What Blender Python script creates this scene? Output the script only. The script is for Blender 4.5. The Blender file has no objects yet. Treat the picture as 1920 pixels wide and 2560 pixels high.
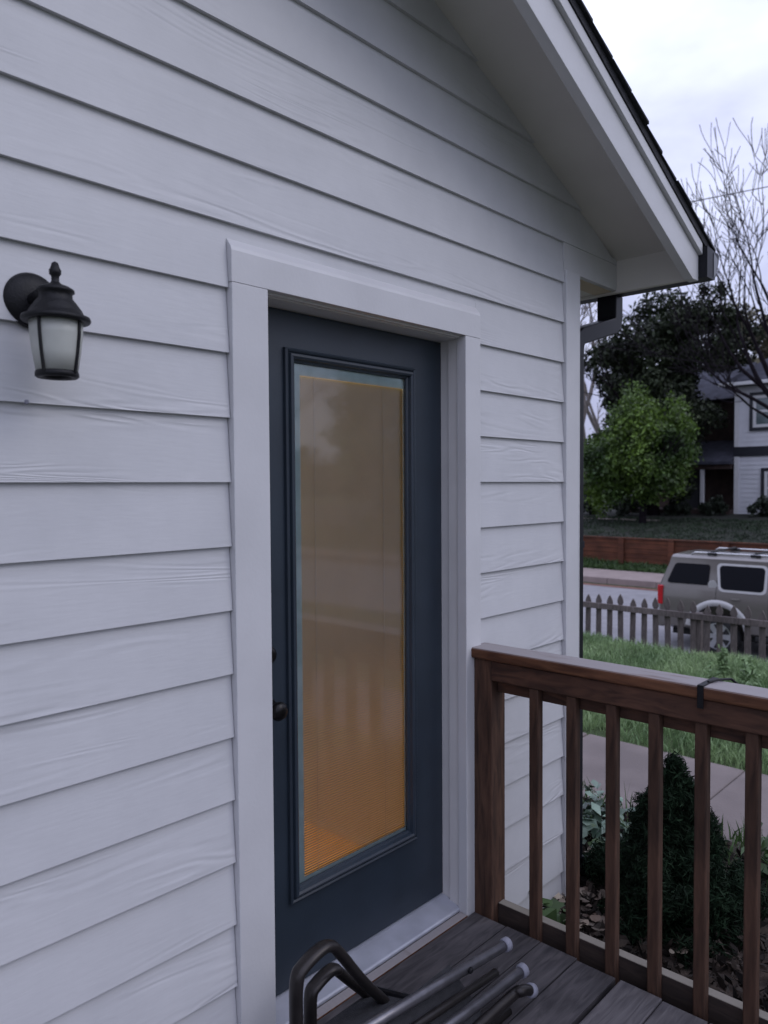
import bpy, bmesh, math, random
from mathutils import Vector, Matrix
import numpy as np

# ------------------------------------------------------------------ camera, world, sun, exposure
sc = bpy.context.scene
COL = sc.collection
R = math.radians

cam_d = bpy.data.cameras.new("camera")
cam = bpy.data.objects.new("camera", cam_d)
COL.objects.link(cam)
rt = Vector((0.68023551, -0.73296727, -0.00621464))
up = Vector((0.02932236, 0.01873922, 0.99939434))
fw = Vector((0.73240689, 0.68000575, -0.03423941))
M = Matrix((rt, up, -fw)).transposed().to_4x4()
M.translation = Vector((0, -1.69263, -0.01203))
cam.matrix_world = M
cam_d.sensor_width = 36
cam_d.lens = 26.96
cam_d.clip_start = 0.02
cam_d.clip_end = 1000
cam_d.dof.use_dof = True
cam_d.dof.focus_distance = 2.6
cam_d.dof.aperture_fstop = 3.8
sc.camera = cam

world = bpy.data.worlds.new("World")
sc.world = world
world.use_nodes = True
wn = world.node_tree.nodes
wl = world.node_tree.links
SUN_EL, SUN_AZ = 38, 150           # sun behind thick cloud
bg = wn["Background"]
bg.inputs[1].default_value = 0.10
sky = wn.new("ShaderNodeTexSky")
sky.sky_type = 'NISHITA'
sky.sun_disc = False
sky.sun_elevation = R(SUN_EL)
sky.sun_rotation = R(SUN_AZ)
tc = wn.new("ShaderNodeTexCoord")
mp = wn.new("ShaderNodeMapping")
mp.inputs['Scale'].default_value = (1, 1, 2.2)
nz = wn.new("ShaderNodeTexNoise")
nz.inputs['Scale'].default_value = 3.1
nz.inputs['Detail'].default_value = 5
nz.inputs['Roughness'].default_value = 0.5
rmp = wn.new("ShaderNodeValToRGB")
rmp.color_ramp.elements[0].position = 0.36
rmp.color_ramp.elements[0].color = (5.7, 6.0, 8.8, 1)
rmp.color_ramp.elements[1].position = 0.62
rmp.color_ramp.elements[1].color = (9.2, 9.75, 12.4, 1)
mixw = wn.new("ShaderNodeMixRGB")
mixw.inputs[0].default_value = 0.9
wl.new(tc.outputs['Generated'], mp.inputs[0])
wl.new(mp.outputs[0], nz.inputs['Vector'])
wl.new(nz.outputs['Fac'], rmp.inputs[0])
wl.new(sky.outputs[0], mixw.inputs[1])
sep = wn.new("ShaderNodeSeparateXYZ")
wl.new(tc.outputs['Generated'], sep.inputs[0])
zr = wn.new("ShaderNodeMapRange")      # an overcast sky is brighter overhead than at the horizon
zr.inputs[1].default_value = 0.0
zr.inputs[2].default_value = 1.0
zr.inputs[3].default_value = 0.84
zr.inputs[4].default_value = 2.05
wl.new(sep.outputs[2], zr.inputs[0])
vm = wn.new("ShaderNodeVectorMath")
vm.operation = 'SCALE'
wl.new(rmp.outputs[0], vm.inputs[0])
wl.new(zr.outputs[0], vm.inputs['Scale'])
wl.new(vm.outputs[0], mixw.inputs[2])
wl.new(mixw.outputs[0], bg.inputs[0])

sun_d = bpy.data.lights.new("sun", 'SUN')
sun_d.energy = 0.5
sun_d.angle = R(30)
sun_d.color = (1, 0.96, 0.92)
sun = bpy.data.objects.new("sun", sun_d)
COL.objects.link(sun)
az = R(SUN_AZ)
sdir = Vector((math.sin(az) * math.cos(R(SUN_EL)), math.cos(az) * math.cos(R(SUN_EL)), math.sin(R(SUN_EL))))
sun.rotation_euler = sdir.to_track_quat('Z', 'Y').to_euler()

sc.view_settings.view_transform = 'Standard'
sc.view_settings.look = 'None'
sc.view_settings.exposure = -0.12
sc.view_settings.gamma = 1

# ------------------------------------------------------------------ helpers
ORG = {}


def tag(o, label=None, cat=None, group=None, kind=None):
    if label: o["label"] = label
    if cat: o["category"] = cat
    if group: o["group"] = group
    if kind: o["kind"] = kind
    return o


def thing(name, loc, label, cat, group=None):
    o = bpy.data.objects.new(name, None)
    o.location = loc
    COL.objects.link(o)
    ORG[o.name] = Vector(loc)
    return tag(o, label, cat, group)


class MB:
    def __init__(s):
        s.v = []; s.f = []

    def add(s, vs, fs):
        n = len(s.v)
        s.v.extend([tuple(p) for p in vs])
        s.f.extend([tuple(i + n for i in f) for f in fs])
        return s

    def box(s, x0, x1, y0, y1, z0, z1):
        vs = [(x, y, z) for z in (z0, z1) for y in (y0, y1) for x in (x0, x1)]
        return s.add(vs, [(0, 2, 3, 1), (4, 5, 7, 6), (0, 1, 5, 4), (2, 6, 7, 3), (0, 4, 6, 2), (1, 3, 7, 5)])

    def prism(s, poly, ax, a, b):
        n = len(poly)
        def mk(p, t):
            return (t, p[0], p[1]) if ax == 0 else ((p[0], t, p[1]) if ax == 1 else (p[0], p[1], t))
        vs = [mk(p, a) for p in poly] + [mk(p, b) for p in poly]
        fs = [tuple(range(n))[::-1], tuple(range(n, 2 * n))]
        fs += [(i, (i + 1) % n, n + (i + 1) % n, n + i) for i in range(n)]
        return s.add(vs, fs)

    def quad(s, a, b, c, d):
        return s.add([a, b, c, d], [(0, 1, 2, 3)])

    def tube(s, pts, rad, n=10, cap=True, flat=1.0, upv=None):
        pts = [Vector(p) for p in pts]
        if not isinstance(rad, (list, tuple)): rad = [rad] * len(pts)
        vs = []; fs = []
        prev = None
        for i, p in enumerate(pts):
            a = pts[max(i - 1, 0)]; b = pts[min(i + 1, len(pts) - 1)]
            t = (b - a).normalized()
            if prev is None:
                ref = Vector(upv) if upv else (Vector((0, 0, 1)) if abs(t.z) < .9 else Vector((1, 0, 0)))
            else:
                ref = prev
            u = (ref - t * ref.dot(t)).normalized()
            w = t.cross(u)
            prev = u
            for k in range(n):
                an = 2 * math.pi * k / n
                vs.append(p + u * (rad[i] * math.cos(an) * flat) + w * (rad[i] * math.sin(an)))
        for i in range(len(pts) - 1):
            for k in range(n):
                fs.append((i * n + k, i * n + (k + 1) % n, (i + 1) * n + (k + 1) % n, (i + 1) * n + k))
        if cap:
            fs.append(tuple(range(n))[::-1])
            fs.append(tuple(range((len(pts) - 1) * n, len(pts) * n)))
        return s.add(vs, fs)

    def lathe(s, prof, c, ax=2, n=28):
        vs = []; fs = []
        for r, h in prof:
            for k in range(n):
                a = 2 * math.pi * k / n
                u, w = r * math.cos(a), r * math.sin(a)
                if ax == 2: vs.append((c[0] + u, c[1] + w, c[2] + h))
                elif ax == 1: vs.append((c[0] + w, c[1] + h, c[2] + u))
                else: vs.append((c[0] + h, c[1] + u, c[2] + w))
        for i in range(len(prof) - 1):
            for k in range(n):
                fs.append((i * n + k, i * n + (k + 1) % n, (i + 1) * n + (k + 1) % n, (i + 1) * n + k))
        fs.append(tuple(range(n))[::-1]); fs.append(tuple(range((len(prof) - 1) * n, len(prof) * n)))
        return s.add(vs, fs)

    def build(s, name, mat, parent=None, origin=None, smooth=False, bevel=0, segs=2, fixn=True):
        o_ = Vector((0, 0, 0))
        if parent is not None: o_ = ORG[parent.name]
        elif origin is not None: o_ = Vector(origin)
        me = bpy.data.meshes.new(name)
        me.from_pydata([(x - o_.x, y - o_.y, z - o_.z) for x, y, z in s.v], [], s.f)
        if fixn:
            bm = bmesh.new(); bm.from_mesh(me)
            bmesh.ops.recalc_face_normals(bm, faces=bm.faces)
            bm.to_mesh(me); bm.free()
        if smooth:
            me.polygons.foreach_set("use_smooth", [True] * len(me.polygons))
        me.materials.append(mat)
        ob = bpy.data.objects.new(name, me)
        COL.objects.link(ob)
        ORG[ob.name] = o_
        if parent is not None: ob.parent = parent
        elif origin is not None: ob.location = origin
        if bevel:
            m = ob.modifiers.new("bevel", 'BEVEL'); m.width = bevel; m.segments = segs; m.limit_method = 'ANGLE'
            m.harden_normals = False
        return ob


def mat(name, col, rough=.6, var=.15, scale=8, metal=0, bump=0, bscale=60, stretch=(1, 1, 1), col2=None, spec=.5, detail=4, island=0, trans=0, coat=0):
    m = bpy.data.materials.new(name)
    m.use_nodes = True
    nt = m.node_tree; N = nt.nodes; L = nt.links
    b = N["Principled BSDF"]
    b.inputs['Roughness'].default_value = rough
    b.inputs['Metallic'].default_value = metal
    b.inputs['Specular IOR Level'].default_value = spec
    if coat: b.inputs['Coat Weight'].default_value = coat; b.inputs['Coat Roughness'].default_value = .08
    t = N.new("ShaderNodeTexCoord"); mpn = N.new("ShaderNodeMapping")
    mpn.inputs['Scale'].default_value = stretch
    L.new(t.outputs['Object'], mpn.inputs[0])
    n1 = N.new("ShaderNodeTexNoise"); n1.inputs['Scale'].default_value = scale; n1.inputs['Detail'].default_value = detail
    L.new(mpn.outputs[0], n1.inputs['Vector'])
    rp = N.new("ShaderNodeValToRGB")
    c2 = col2 if col2 else tuple(c * (1 - var) for c in col)
    c1 = col if col2 else tuple(min(1, c * (1 + var)) for c in col)
    rp.color_ramp.elements[0].position = .32; rp.color_ramp.elements[0].color = (*c2, 1)
    rp.color_ramp.elements[1].position = .68; rp.color_ramp.elements[1].color = (*c1, 1)
    L.new(n1.outputs['Fac'], rp.inputs[0])
    out = rp.outputs[0]
    if island:
        g = N.new("ShaderNodeNewGeometry"); hs = N.new("ShaderNodeHueSaturation")
        mr = N.new("ShaderNodeMapRange"); mr.inputs[3].default_value = 1 - island; mr.inputs[4].default_value = 1 + island
        L.new(g.outputs['Random Per Island'], mr.inputs[0])
        L.new(mr.outputs[0], hs.inputs['Value']); L.new(out, hs.inputs['Color'])
        out = hs.outputs[0]
    L.new(out, b.inputs['Base Color'])
    if bump:
        n2 = N.new("ShaderNodeTexNoise"); n2.inputs['Scale'].default_value = bscale; n2.inputs['Detail'].default_value = 5
        L.new(mpn.outputs[0], n2.inputs['Vector'])
        bp = N.new("ShaderNodeBump"); bp.inputs['Strength'].default_value = bump; bp.inputs['Distance'].default_value = .01
        L.new(n2.outputs['Fac'], bp.inputs['Height']); L.new(bp.outputs[0], b.inputs['Normal'])
    if trans:
        tr = N.new("ShaderNodeBsdfTranslucent"); ms = N.new("ShaderNodeMixShader"); ms.inputs[0].default_value = trans
        L.new(out, tr.inputs[0]); L.new(b.outputs[0], ms.inputs[1]); L.new(tr.outputs[0], ms.inputs[2])
        L.new(ms.outputs[0], N["Material Output"].inputs[0])
    return m


def siding_mat():
    m = bpy.data.materials.new("painted_siding")
    m.use_nodes = True
    N = m.node_tree.nodes; L = m.node_tree.links; b = N["Principled BSDF"]
    b.inputs['Roughness'].default_value = .5
    t = N.new("ShaderNodeTexCoord"); mp_ = N.new("ShaderNodeMapping"); mp_.inputs['Scale'].default_value = (.7, 1, 5.5)
    L.new(t.outputs['Object'], mp_.inputs[0])
    n0 = N.new("ShaderNodeTexNoise"); n0.inputs['Scale'].default_value = 1.4; n0.inputs['Detail'].default_value = 2; n0.inputs['Distortion'].default_value = .6
    L.new(mp_.outputs[0], n0.inputs['Vector'])
    mu = N.new("ShaderNodeMath"); mu.operation = 'MULTIPLY'; mu.inputs[1].default_value = 75
    L.new(n0.outputs['Fac'], mu.inputs[0])
    sn = N.new("ShaderNodeMath"); sn.operation = 'SINE'; L.new(mu.outputs[0], sn.inputs[0])
    # grain only shows on some stretches of board
    n3 = N.new("ShaderNodeTexNoise"); n3.inputs['Scale'].default_value = 1.3; L.new(mp_.outputs[0], n3.inputs['Vector'])
    rr = N.new("ShaderNodeMapRange"); rr.inputs[1].default_value = .50; rr.inputs[2].default_value = .66; L.new(n3.outputs['Fac'], rr.inputs[0])
    mm = N.new("ShaderNodeMath"); mm.operation = 'MULTIPLY'; L.new(sn.outputs[0], mm.inputs[0]); L.new(rr.outputs[0], mm.inputs[1])
    mp2 = N.new("ShaderNodeMapping"); mp2.inputs['Scale'].default_value = (8, 8, 60); L.new(t.outputs['Object'], mp2.inputs[0])
    n2 = N.new("ShaderNodeTexNoise"); n2.inputs['Scale'].default_value = 2.2; n2.inputs['Detail'].default_value = 4; L.new(mp2.outputs[0], n2.inputs['Vector'])
    ad = N.new("ShaderNodeMath"); ad.operation = 'MULTIPLY_ADD'; ad.inputs[1].default_value = .55
    L.new(n2.outputs['Fac'], ad.inputs[0]); L.new(mm.outputs[0], ad.inputs[2])
    bp = N.new("ShaderNodeBump"); bp.inputs['Strength'].default_value = .30; bp.inputs['Distance'].default_value = .0024
    L.new(ad.outputs[0], bp.inputs['Height']); L.new(bp.outputs[0], b.inputs['Normal'])
    n4 = N.new("ShaderNodeTexNoise"); n4.inputs['Scale'].default_value = 3; n4.inputs['Detail'].default_value = 6; n4.inputs['Roughness'].default_value = .65
    L.new(t.outputs['Object'], n4.inputs['Vector'])
    rp = N.new("ShaderNodeValToRGB")
    rp.color_ramp.elements[0].position = .3; rp.color_ramp.elements[0].color = (.50, .50, .51, 1)
    rp.color_ramp.elements[1].position = .7; rp.color_ramp.elements[1].color = (.57, .567, .575, 1)
    L.new(n4.outputs['Fac'], rp.inputs[0]); L.new(rp.outputs[0], b.inputs['Base Color'])
    return m


def wood_mat(name, c_dark, c_light, stretch, top=None, scale=7, bump=.3):
    m = bpy.data.materials.new(name)
    m.use_nodes = True
    N = m.node_tree.nodes; L = m.node_tree.links; b = N["Principled BSDF"]
    b.inputs['Roughness'].default_value = .75
    b.inputs['Specular IOR Level'].default_value = .3
    t = N.new("ShaderNodeTexCoord"); mp_ = N.new("ShaderNodeMapping"); mp_.inputs['Scale'].default_value = stretch
    L.new(t.outputs['Object'], mp_.inputs[0])
    n = N.new("ShaderNodeTexNoise"); n.inputs['Scale'].default_value = scale; n.inputs['Detail'].default_value = 7; n.inputs['Distortion'].default_value = .8
    L.new(mp_.outputs[0], n.inputs['Vector'])
    rp = N.new("ShaderNodeValToRGB")
    rp.color_ramp.elements[0].position = .3; rp.color_ramp.elements[0].color = (*c_dark, 1)
    rp.color_ramp.elements[1].position = .72; rp.color_ramp.elements[1].color = (*c_light, 1)
    L.new(n.outputs['Fac'], rp.inputs[0])
    out = rp.outputs[0]
    nb = N.new("ShaderNodeTexNoise"); nb.inputs['Scale'].default_value = 2.2; nb.inputs['Detail'].default_value = 4
    L.new(t.outputs['Object'], nb.inputs['Vector'])
    hs = N.new("ShaderNodeHueSaturation"); mr = N.new("ShaderNodeMapRange")
    mr.inputs[1].default_value = .3; mr.inputs[2].default_value = .7; mr.inputs[3].default_value = .7; mr.inputs[4].default_value = 1.3
    L.new(nb.outputs['Fac'], mr.inputs[0]); L.new(mr.outputs[0], hs.inputs['Value']); L.new(out, hs.inputs['Color'])
    out = hs.outputs[0]
    if top:   # weathered silver-grey on the faces the rain hits
        g = N.new("ShaderNodeNewGeometry"); sx = N.new("ShaderNodeSeparateXYZ"); L.new(g.outputs['Normal'], sx.inputs[0])
        m2 = N.new("ShaderNodeMapRange"); m2.inputs[1].default_value = .6; m2.inputs[2].default_value = .95; L.new(sx.outputs[2], m2.inputs[0])
        n5 = N.new("ShaderNodeTexNoise"); n5.inputs['Scale'].default_value = 4; n5.inputs['Detail'].default_value = 8; L.new(mp_.outputs[0], n5.inputs['Vector'])
        m3 = N.new("ShaderNodeMapRange"); m3.inputs[1].default_value = .12; m3.inputs[2].default_value = .42; L.new(n5.outputs['Fac'], m3.inputs[0])
        mm = N.new("ShaderNodeMath"); mm.operation = 'MULTIPLY'; L.new(m2.outputs[0], mm.inputs[0]); L.new(m3.outputs[0], mm.inputs[1])
        mx = N.new("ShaderNodeMixRGB"); mx.inputs[2].default_value = (*top, 1)
        L.new(mm.outputs[0], mx.inputs[0]); L.new(out, mx.inputs[1]); out = mx.outputs[0]
    L.new(out, b.inputs['Base Color'])
    bp = N.new("ShaderNodeBump"); bp.inputs['Strength'].default_value = bump; bp.inputs['Distance'].default_value = .004
    L.new(n.outputs['Fac'], bp.inputs['Height']); L.new(bp.outputs[0], b.inputs['Normal'])
    return m


def glass_mat(name, ior=1.6, tint=(.95, .97, .96)):
    m = bpy.data.materials.new(name); m.use_nodes = True
    N = m.node_tree.nodes; L = m.node_tree.links
    N.remove(N["Principled BSDF"])
    f = N.new("ShaderNodeFresnel"); f.inputs[0].default_value = ior
    t = N.new("ShaderNodeBsdfTransparent"); t.inputs[0].default_value = (*tint, 1)
    g = N.new("ShaderNodeBsdfGlossy"); g.inputs['Roughness'].default_value = .045
    nn = N.new("ShaderNodeTexNoise"); nn.inputs['Scale'].default_value = 3
    bp = N.new("ShaderNodeBump"); bp.inputs['Strength'].default_value = .02; bp.inputs['Distance'].default_value = .02
    tcn = N.new("ShaderNodeTexCoord"); L.new(tcn.outputs['Object'], nn.inputs['Vector'])
    L.new(nn.outputs['Fac'], bp.inputs['Height']); L.new(bp.outputs[0], g.inputs['Normal'])
    mx = N.new("ShaderNodeMixShader")
    L.new(f.outputs[0], mx.inputs[0]); L.new(t.outputs[0], mx.inputs[1]); L.new(g.outputs[0], mx.inputs[2])
    L.new(mx.outputs[0], N["Material Output"].inputs[0])
    return m


MT = {}
MT['siding'] = siding_mat()
MT['trim'] = mat("painted_trim", (.56, .555, .56), rough=.45, var=.04, scale=5, bump=.05, bscale=90)
MT['soffit'] = mat("painted_soffit", (.62, .59, .54), rough=.6, var=.05, scale=3, bump=.05, bscale=50)
MT['jamb'] = mat("painted_jamb", (.62, .60, .585), rough=.5, var=.04)
MT['shingle'] = mat("asphalt_shingle", (.025, .025, .03), rough=.9, var=.4, scale=30, bump=.6, bscale=200)
MT['gutter'] = mat("dark_gutter_metal", (.007, .0075, .011), rough=.45, var=.15, scale=10, spec=.25)
MT['gutter_shine'] = mat("gutter_shine_grey", (.16, .165, .18), rough=.4, var=.2, scale=14)  # lighter grey paints the shine on the dark end cap
MT['door'] = mat("slate_blue_door_paint", (.021, .031, .044), rough=.42, var=.12, scale=6, spec=.5, bump=.03, bscale=70)
MT['lite'] = mat("pale_lite_frame", (.56, .68, .70), rough=.4, var=.08, scale=20)
MT['black'] = mat("black_metal", (.0045, .0045, .006), rough=.5, spec=.3, var=.3, scale=30, bump=.15, bscale=180)
MT['knob'] = mat("dark_bronze", (.012, .011, .011), rough=.3, var=.2, metal=.6)
MT['sill'] = mat("aluminium_sill", (.40, .41, .46), rough=.4, var=.12, scale=9, metal=.2)
MT['blind'] = mat("blind_slat", (.44, .465, .49), rough=.6, var=.04, trans=.03)
MT['floor_in'] = mat("oak_floor", (.66, .40, .085), rough=.4, var=.15, scale=4, stretch=(1, 8, 1))
MT['wall_in'] = mat("warm_interior_wall", (.55, .45, .33), rough=.8, var=.05)
MT['glass'] = glass_mat("window_glass", 1.8)
MT['frost'] = mat("frosted_glass", (.64, .65, .60), rough=.35, var=.08, scale=12, trans=.35)
MT['rail'] = wood_mat("stained_rail_wood", (.034, .017, .012), (.105, .05, .031), (6, 1.2, 6), bump=.3)
MT['railv'] = wood_mat("stained_baluster_wood", (.034, .018, .012), (.105, .054, .034), (7, 7, .9), bump=.3)
MT['cap'] = wood_mat("weathered_cap_wood", (.055, .022, .012), (.15, .065, .032), (6, .9, 6), top=(.29, .265, .265), bump=.4)
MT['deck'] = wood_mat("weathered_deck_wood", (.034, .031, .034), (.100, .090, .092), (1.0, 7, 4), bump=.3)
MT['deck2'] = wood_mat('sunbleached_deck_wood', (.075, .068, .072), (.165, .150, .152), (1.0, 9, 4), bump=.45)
MT['botrail'] = wood_mat("weathered_bottom_rail_wood", (.022, .016, .014), (.05, .035, .028), (6, 1, 6), top=(.20, .18, .15))
MT['tube'] = mat("bronze_tube", (.030, .026, .025), rough=.36, var=.2, scale=20, metal=.55)
MT['tube_light'] = mat("grey_steel_tube", (.17, .165, .18), rough=.34, var=.2, scale=30, metal=.75)
MT['fabric'] = mat("dark_mesh_fabric", (.03, .03, .034), rough=.9, var=.2, scale=60, bump=.3, bscale=300)
MT['whitecap'] = mat("white_plastic", (.22, .22, .26), rough=.55, var=.05)
MT['picket'] = wood_mat("weathered_picket_wood", (.075, .062, .058), (.165, .138, .13), (8, 8, 1.2))
MT['orange'] = wood_mat("cedar_fence_wood", (.06, .020, .011), (.12, .042, .020), (3, .4, 5), scale=3)
MT['concrete'] = mat("path_concrete", (.175, .145, .135), rough=.9, var=.22, scale=1.7, bump=.25, bscale=60, detail=8)
MT['sidewalk'] = mat("sidewalk_concrete", (.25, .20, .185), rough=.9, var=.12, scale=2, bump=.1)
MT['asphalt'] = mat("street_asphalt", (.22, .215, .225), rough=.9, var=.1, scale=3, bump=.2, bscale=200)
MT['redclay'] = mat("red_clay_dirt", (.16, .08, .06), rough=1, var=.3, scale=5)


def ground_mat():
    m = mat("grassy_soil", (.055, .085, .025), rough=1, col2=(.030, .042, .018), scale=1.2, bump=.5, bscale=14, detail=8)
    return m


MT['ground'] = ground_mat()
MT['mulch'] = mat("mulch", (.035, .024, .018), rough=1, var=.5, scale=18, bump=.9, bscale=50)
MT['grass'] = mat("grass_blade", (.28, .38, .18), rough=.6, scale=1.1, col2=(.11, .19, .075), island=.35, trans=.2)
MT['fargrass_shade'] = mat('shade_coloured_blade', (.012, .026, .008), rough=.7, var=.3, scale=.6, island=.3)  # blades coloured dark to hold the shade of the trees overhead
MT['lawn_shade'] = mat('shade_coloured_lawn', (.011, .013, .007), rough=1, var=.3, scale=.8)  # shade of the trees painted into the lawn colour
MT['weed'] = mat("weed_leaf", (.055, .10, .03), rough=.5, var=.3, scale=4, island=.3, trans=.2)
MT['litter'] = mat("dry_leaf", (.26, .22, .17), rough=.8, col2=(.07, .042, .03), scale=9, island=.55)
MT['chips'] = mat('bark_chip', (.028, .020, .015), rough=1, var=.5, scale=20, island=.6)
MT['palelf'] = mat("variegated_leaf", (.22, .30, .23), rough=.4, col2=(.05, .10, .06), scale=9, island=.4)
MT['arbor'] = mat("arborvitae_foliage", (.008, .018, .008), rough=.85, spec=.15, var=.35, scale=6, island=.4)
MT['magnolia'] = mat("magnolia_leaf", (.019, .026, .012), rough=.55, var=.5, scale=.5, island=.7, spec=.2)
MT['maple'] = mat("spring_leaf", (.140, .230, .030), rough=.5, col2=(.028, .060, .014), scale=.42, island=.5, trans=.25)
MT['olive'] = mat("olive_leaf", (.085, .075, .04), rough=.6, var=.4, scale=.4, island=.4)
MT['bark'] = mat("dark_bark", (.014, .011, .014), rough=.95, var=.3, scale=6, spec=.1)
MT['greybark'] = mat("grey_bark", (.15, .13, .12), rough=.9, var=.3, scale=6)
MT['shrub'] = mat("dark_shrub_leaf", (.014, .022, .010), rough=.6, var=.4, scale=3, island=.4)
MT['woods'] = mat("distant_leaf", (.05, .055, .03), rough=.8, var=.4, scale=.15, island=.4)
MT['suv'] = mat("champagne_car_paint", (.150, .135, .122), rough=.32, var=.03, metal=.35, coat=.6)
MT['suvtrim'] = mat("car_trim_sky_sheen", (.42, .41, .40), rough=.35, var=.04, metal=.3)  # pale tone stands in for sky reflection on flares and pillars
MT['darkglass'] = mat("tinted_glass", (.003, .0035, .006), rough=.22, var=.1, spec=.1)
MT['tyre'] = mat("tyre_rubber", (.012, .012, .012), rough=.85, var=.2, scale=30)
MT['rim'] = mat("alloy_rim", (.5, .5, .52), rough=.28, var=.1, metal=.9)
MT['redlens'] = mat("red_lens", (.42, .012, .02), rough=.2, var=.1, coat=.4)
MT['chrome'] = mat("chrome", (.6, .6, .6), rough=.15, var=.02, metal=1)
MT['hsiding'] = mat("neighbour_siding", (.60, .60, .63), rough=.6, var=.05, scale=2)
MT['hwhite'] = mat("neighbour_trim", (.6, .6, .6), rough=.6, var=.04)
MT['hdark'] = mat("neighbour_dark_trim", (.012, .013, .020), rough=.5, var=.1)
MT['hroof'] = mat("neighbour_shingle", (.045, .047, .065), rough=.95, var=.3, scale=3, bump=.4, bscale=12)
MT['hbrick'] = mat("neighbour_brick", (.055, .035, .030), rough=.9, var=.3, scale=3)
MT['hglass'] = mat("neighbour_window_glass", (.10, .13, .14), rough=.08, var=.2, scale=2, spec=.8)
MT['wire'] = mat("cable", (.015, .015, .02), rough=.7, var=.1)

# ------------------------------------------------------------------ ground and street
PROF = [(-90, -1.9), (-12, -1.86), (2.6, -1.84), (3.2, -1.88), (4.4, -2.05), (5.7, -2.07), (8.4, -2.05), (9.0, -2.06), (9.5, -2.15),
        (10, -2.34), (11, -2.9), (12.0, -3.28), (12.3, -3.33), (22.4, -3.22), (22.8, -3.03), (25.2, -2.98), (25.42, -2.80), (25.52, -2.78),
        (25.6, -1.98), (29, -1.72), (36, -1.4), (60, -1.2), (160, 0.5), (420, 4)]


def gz(x):
    for (a, za), (b, zb) in zip(PROF, PROF[1:]):
        if a <= x <= b: return za + (zb - za) * (x - a) / (b - a)
    return PROF[-1][1]


xs = sorted(set([p[0] for p in PROF] + list(np.arange(-10, 12, .4).round(2))))
ys = [-420, -200, -90, -50, -30, -20] + list(np.arange(-14, 20.1, .5)) + [30, 45, 90, 200, 420]
rg = random.Random(4)
g = MB(); gv = []
for x in xs:
    for y in ys:
        j = rg.uniform(-.02, .02) if (5.8 < x < 9.2 or x > 26) else 0
        gv.append((x, y, gz(x) + j))
ny = len(ys)
g.add(gv, [(i * ny + j, (i + 1) * ny + j, (i + 1) * ny + j + 1, i * ny + j + 1) for i in range(len(xs) - 1) for j in range(ny - 1)])
tag(g.build("ground", MT['ground'], smooth=True), kind="structure")

st = MB()
for y0, y1 in ((-200, 200),):
    st.quad((12.3, y0, -3.315), (22.5, y0, -3.19), (22.5, y1, -3.19), (12.3, y1, -3.315))
tag(st.build("street", MT['asphalt']), kind="structure")
cl = MB(); cl.quad((22.1, -200, -3.188), (22.5, -200, -3.183), (22.5, 200, -3.183), (22.1, 200, -3.188))
tag(cl.build("gutter_dirt", MT['redclay']), kind="structure")
sw = MB()
for k in range(-20, 25):
    sw.box(22.52, 24.75, k * 1.6 + .006, (k + 1) * 1.6 - .006, -3.3, -2.97)
tag(sw.build("sidewalk", MT['sidewalk'], bevel=.015), kind="structure")

pm = MB()   # front walk, slabs with open joints and a ragged lawn side
rp_ = random.Random(8)
edge = []
for k in range(-7, 8):
    y0, y1 = k * 1.22 + .1, (k + 1) * 1.22 + .088
    off = .08 * math.sin(k * 1.3)
    pm.box(4.46 + .03 * math.sin(k), 5.66 + .03 * math.cos(k), y0, y1, -2.3, -2.045 + rp_.uniform(-.006, .006))
tag(pm.build("front_path", MT['concrete'], bevel=.012), kind="structure")
mu_ = MB()
mv = []
for i in range(25):
    for j in range(41):
        x = 2.3 + i * .09; y = -2.2 + j * .08
        mv.append((x, y, gz(x) + .012 + rp_.uniform(0, .022)))
mu_.add(mv, [(i * 41 + j, (i + 1) * 41 + j, (i + 1) * 41 + j + 1, i * 41 + j + 1) for i in range(24) for j in range(40)])
tag(mu_.build("mulch_bed", MT['mulch'], smooth=True), kind="structure")
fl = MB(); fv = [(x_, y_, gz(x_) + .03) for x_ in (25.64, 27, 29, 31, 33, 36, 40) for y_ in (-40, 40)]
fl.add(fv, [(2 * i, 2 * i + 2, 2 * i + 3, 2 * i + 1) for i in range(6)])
tag(fl.build("far_lawn_shade", MT['lawn_shade']), kind="structure")  # sheet over the ground, tree shade painted in its dark colour
nw = MB()
nw.quad((31.4, 11.6, -1.57), (32.0, 11.6, -1.55), (32.4, 16.5, -1.53), (31.8, 16.5, -1.55))
tag(nw.build("neighbour_walk", MT['sidewalk']), kind="structure")

# ------------------------------------------------------------------ the house
E_ = .17
SL = .44
XE = 3.435          # inner face of the eave fascia
RX = -1.0           # ridge
BACK = 9.0


def zs(x):
    return 1.055 + SL * (XE - x)


def xr(z):
    return XE - (z - 1.055) / SL


house = thing("house", (3.05, 0, -1.85), "near white lap-sided house with slate blue glass door and overhanging gable", "house")

# gable wall siding: each course a tapered lap board
sd = MB()


def course(x0, x1, k, clip=True):
    z0 = k * E_; z1 = z0 + E_ + .012
    yb, yt = -.0175, -.0035
    xa0 = xa1 = x0; xb0, xb1 = x1, x1
    if clip:
        xb0 = min(x1, xr(z0)); xb1 = min(x1, xr(z1))
        m0 = 2 * RX - xr(z0); m1 = 2 * RX - xr(z1)
        xa0 = max(x0, m0); xa1 = max(x0, m1)
        if xb1 <= xa1: return
    vs = [(xa0, yb, z0), (xb0, yb, z0), (xb1, yt, z1), (xa1, yt, z1), (xa0, .01, z0), (xb0, .01, z0), (xb1, .01, z1), (xa1, .01, z1)]
    sd.add(vs, [(0, 1, 2, 3), (0, 4, 5, 1), (0, 3, 7, 4), (1, 5, 6, 2), (4, 7, 6, 5), (3, 2, 6, 7)])


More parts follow.
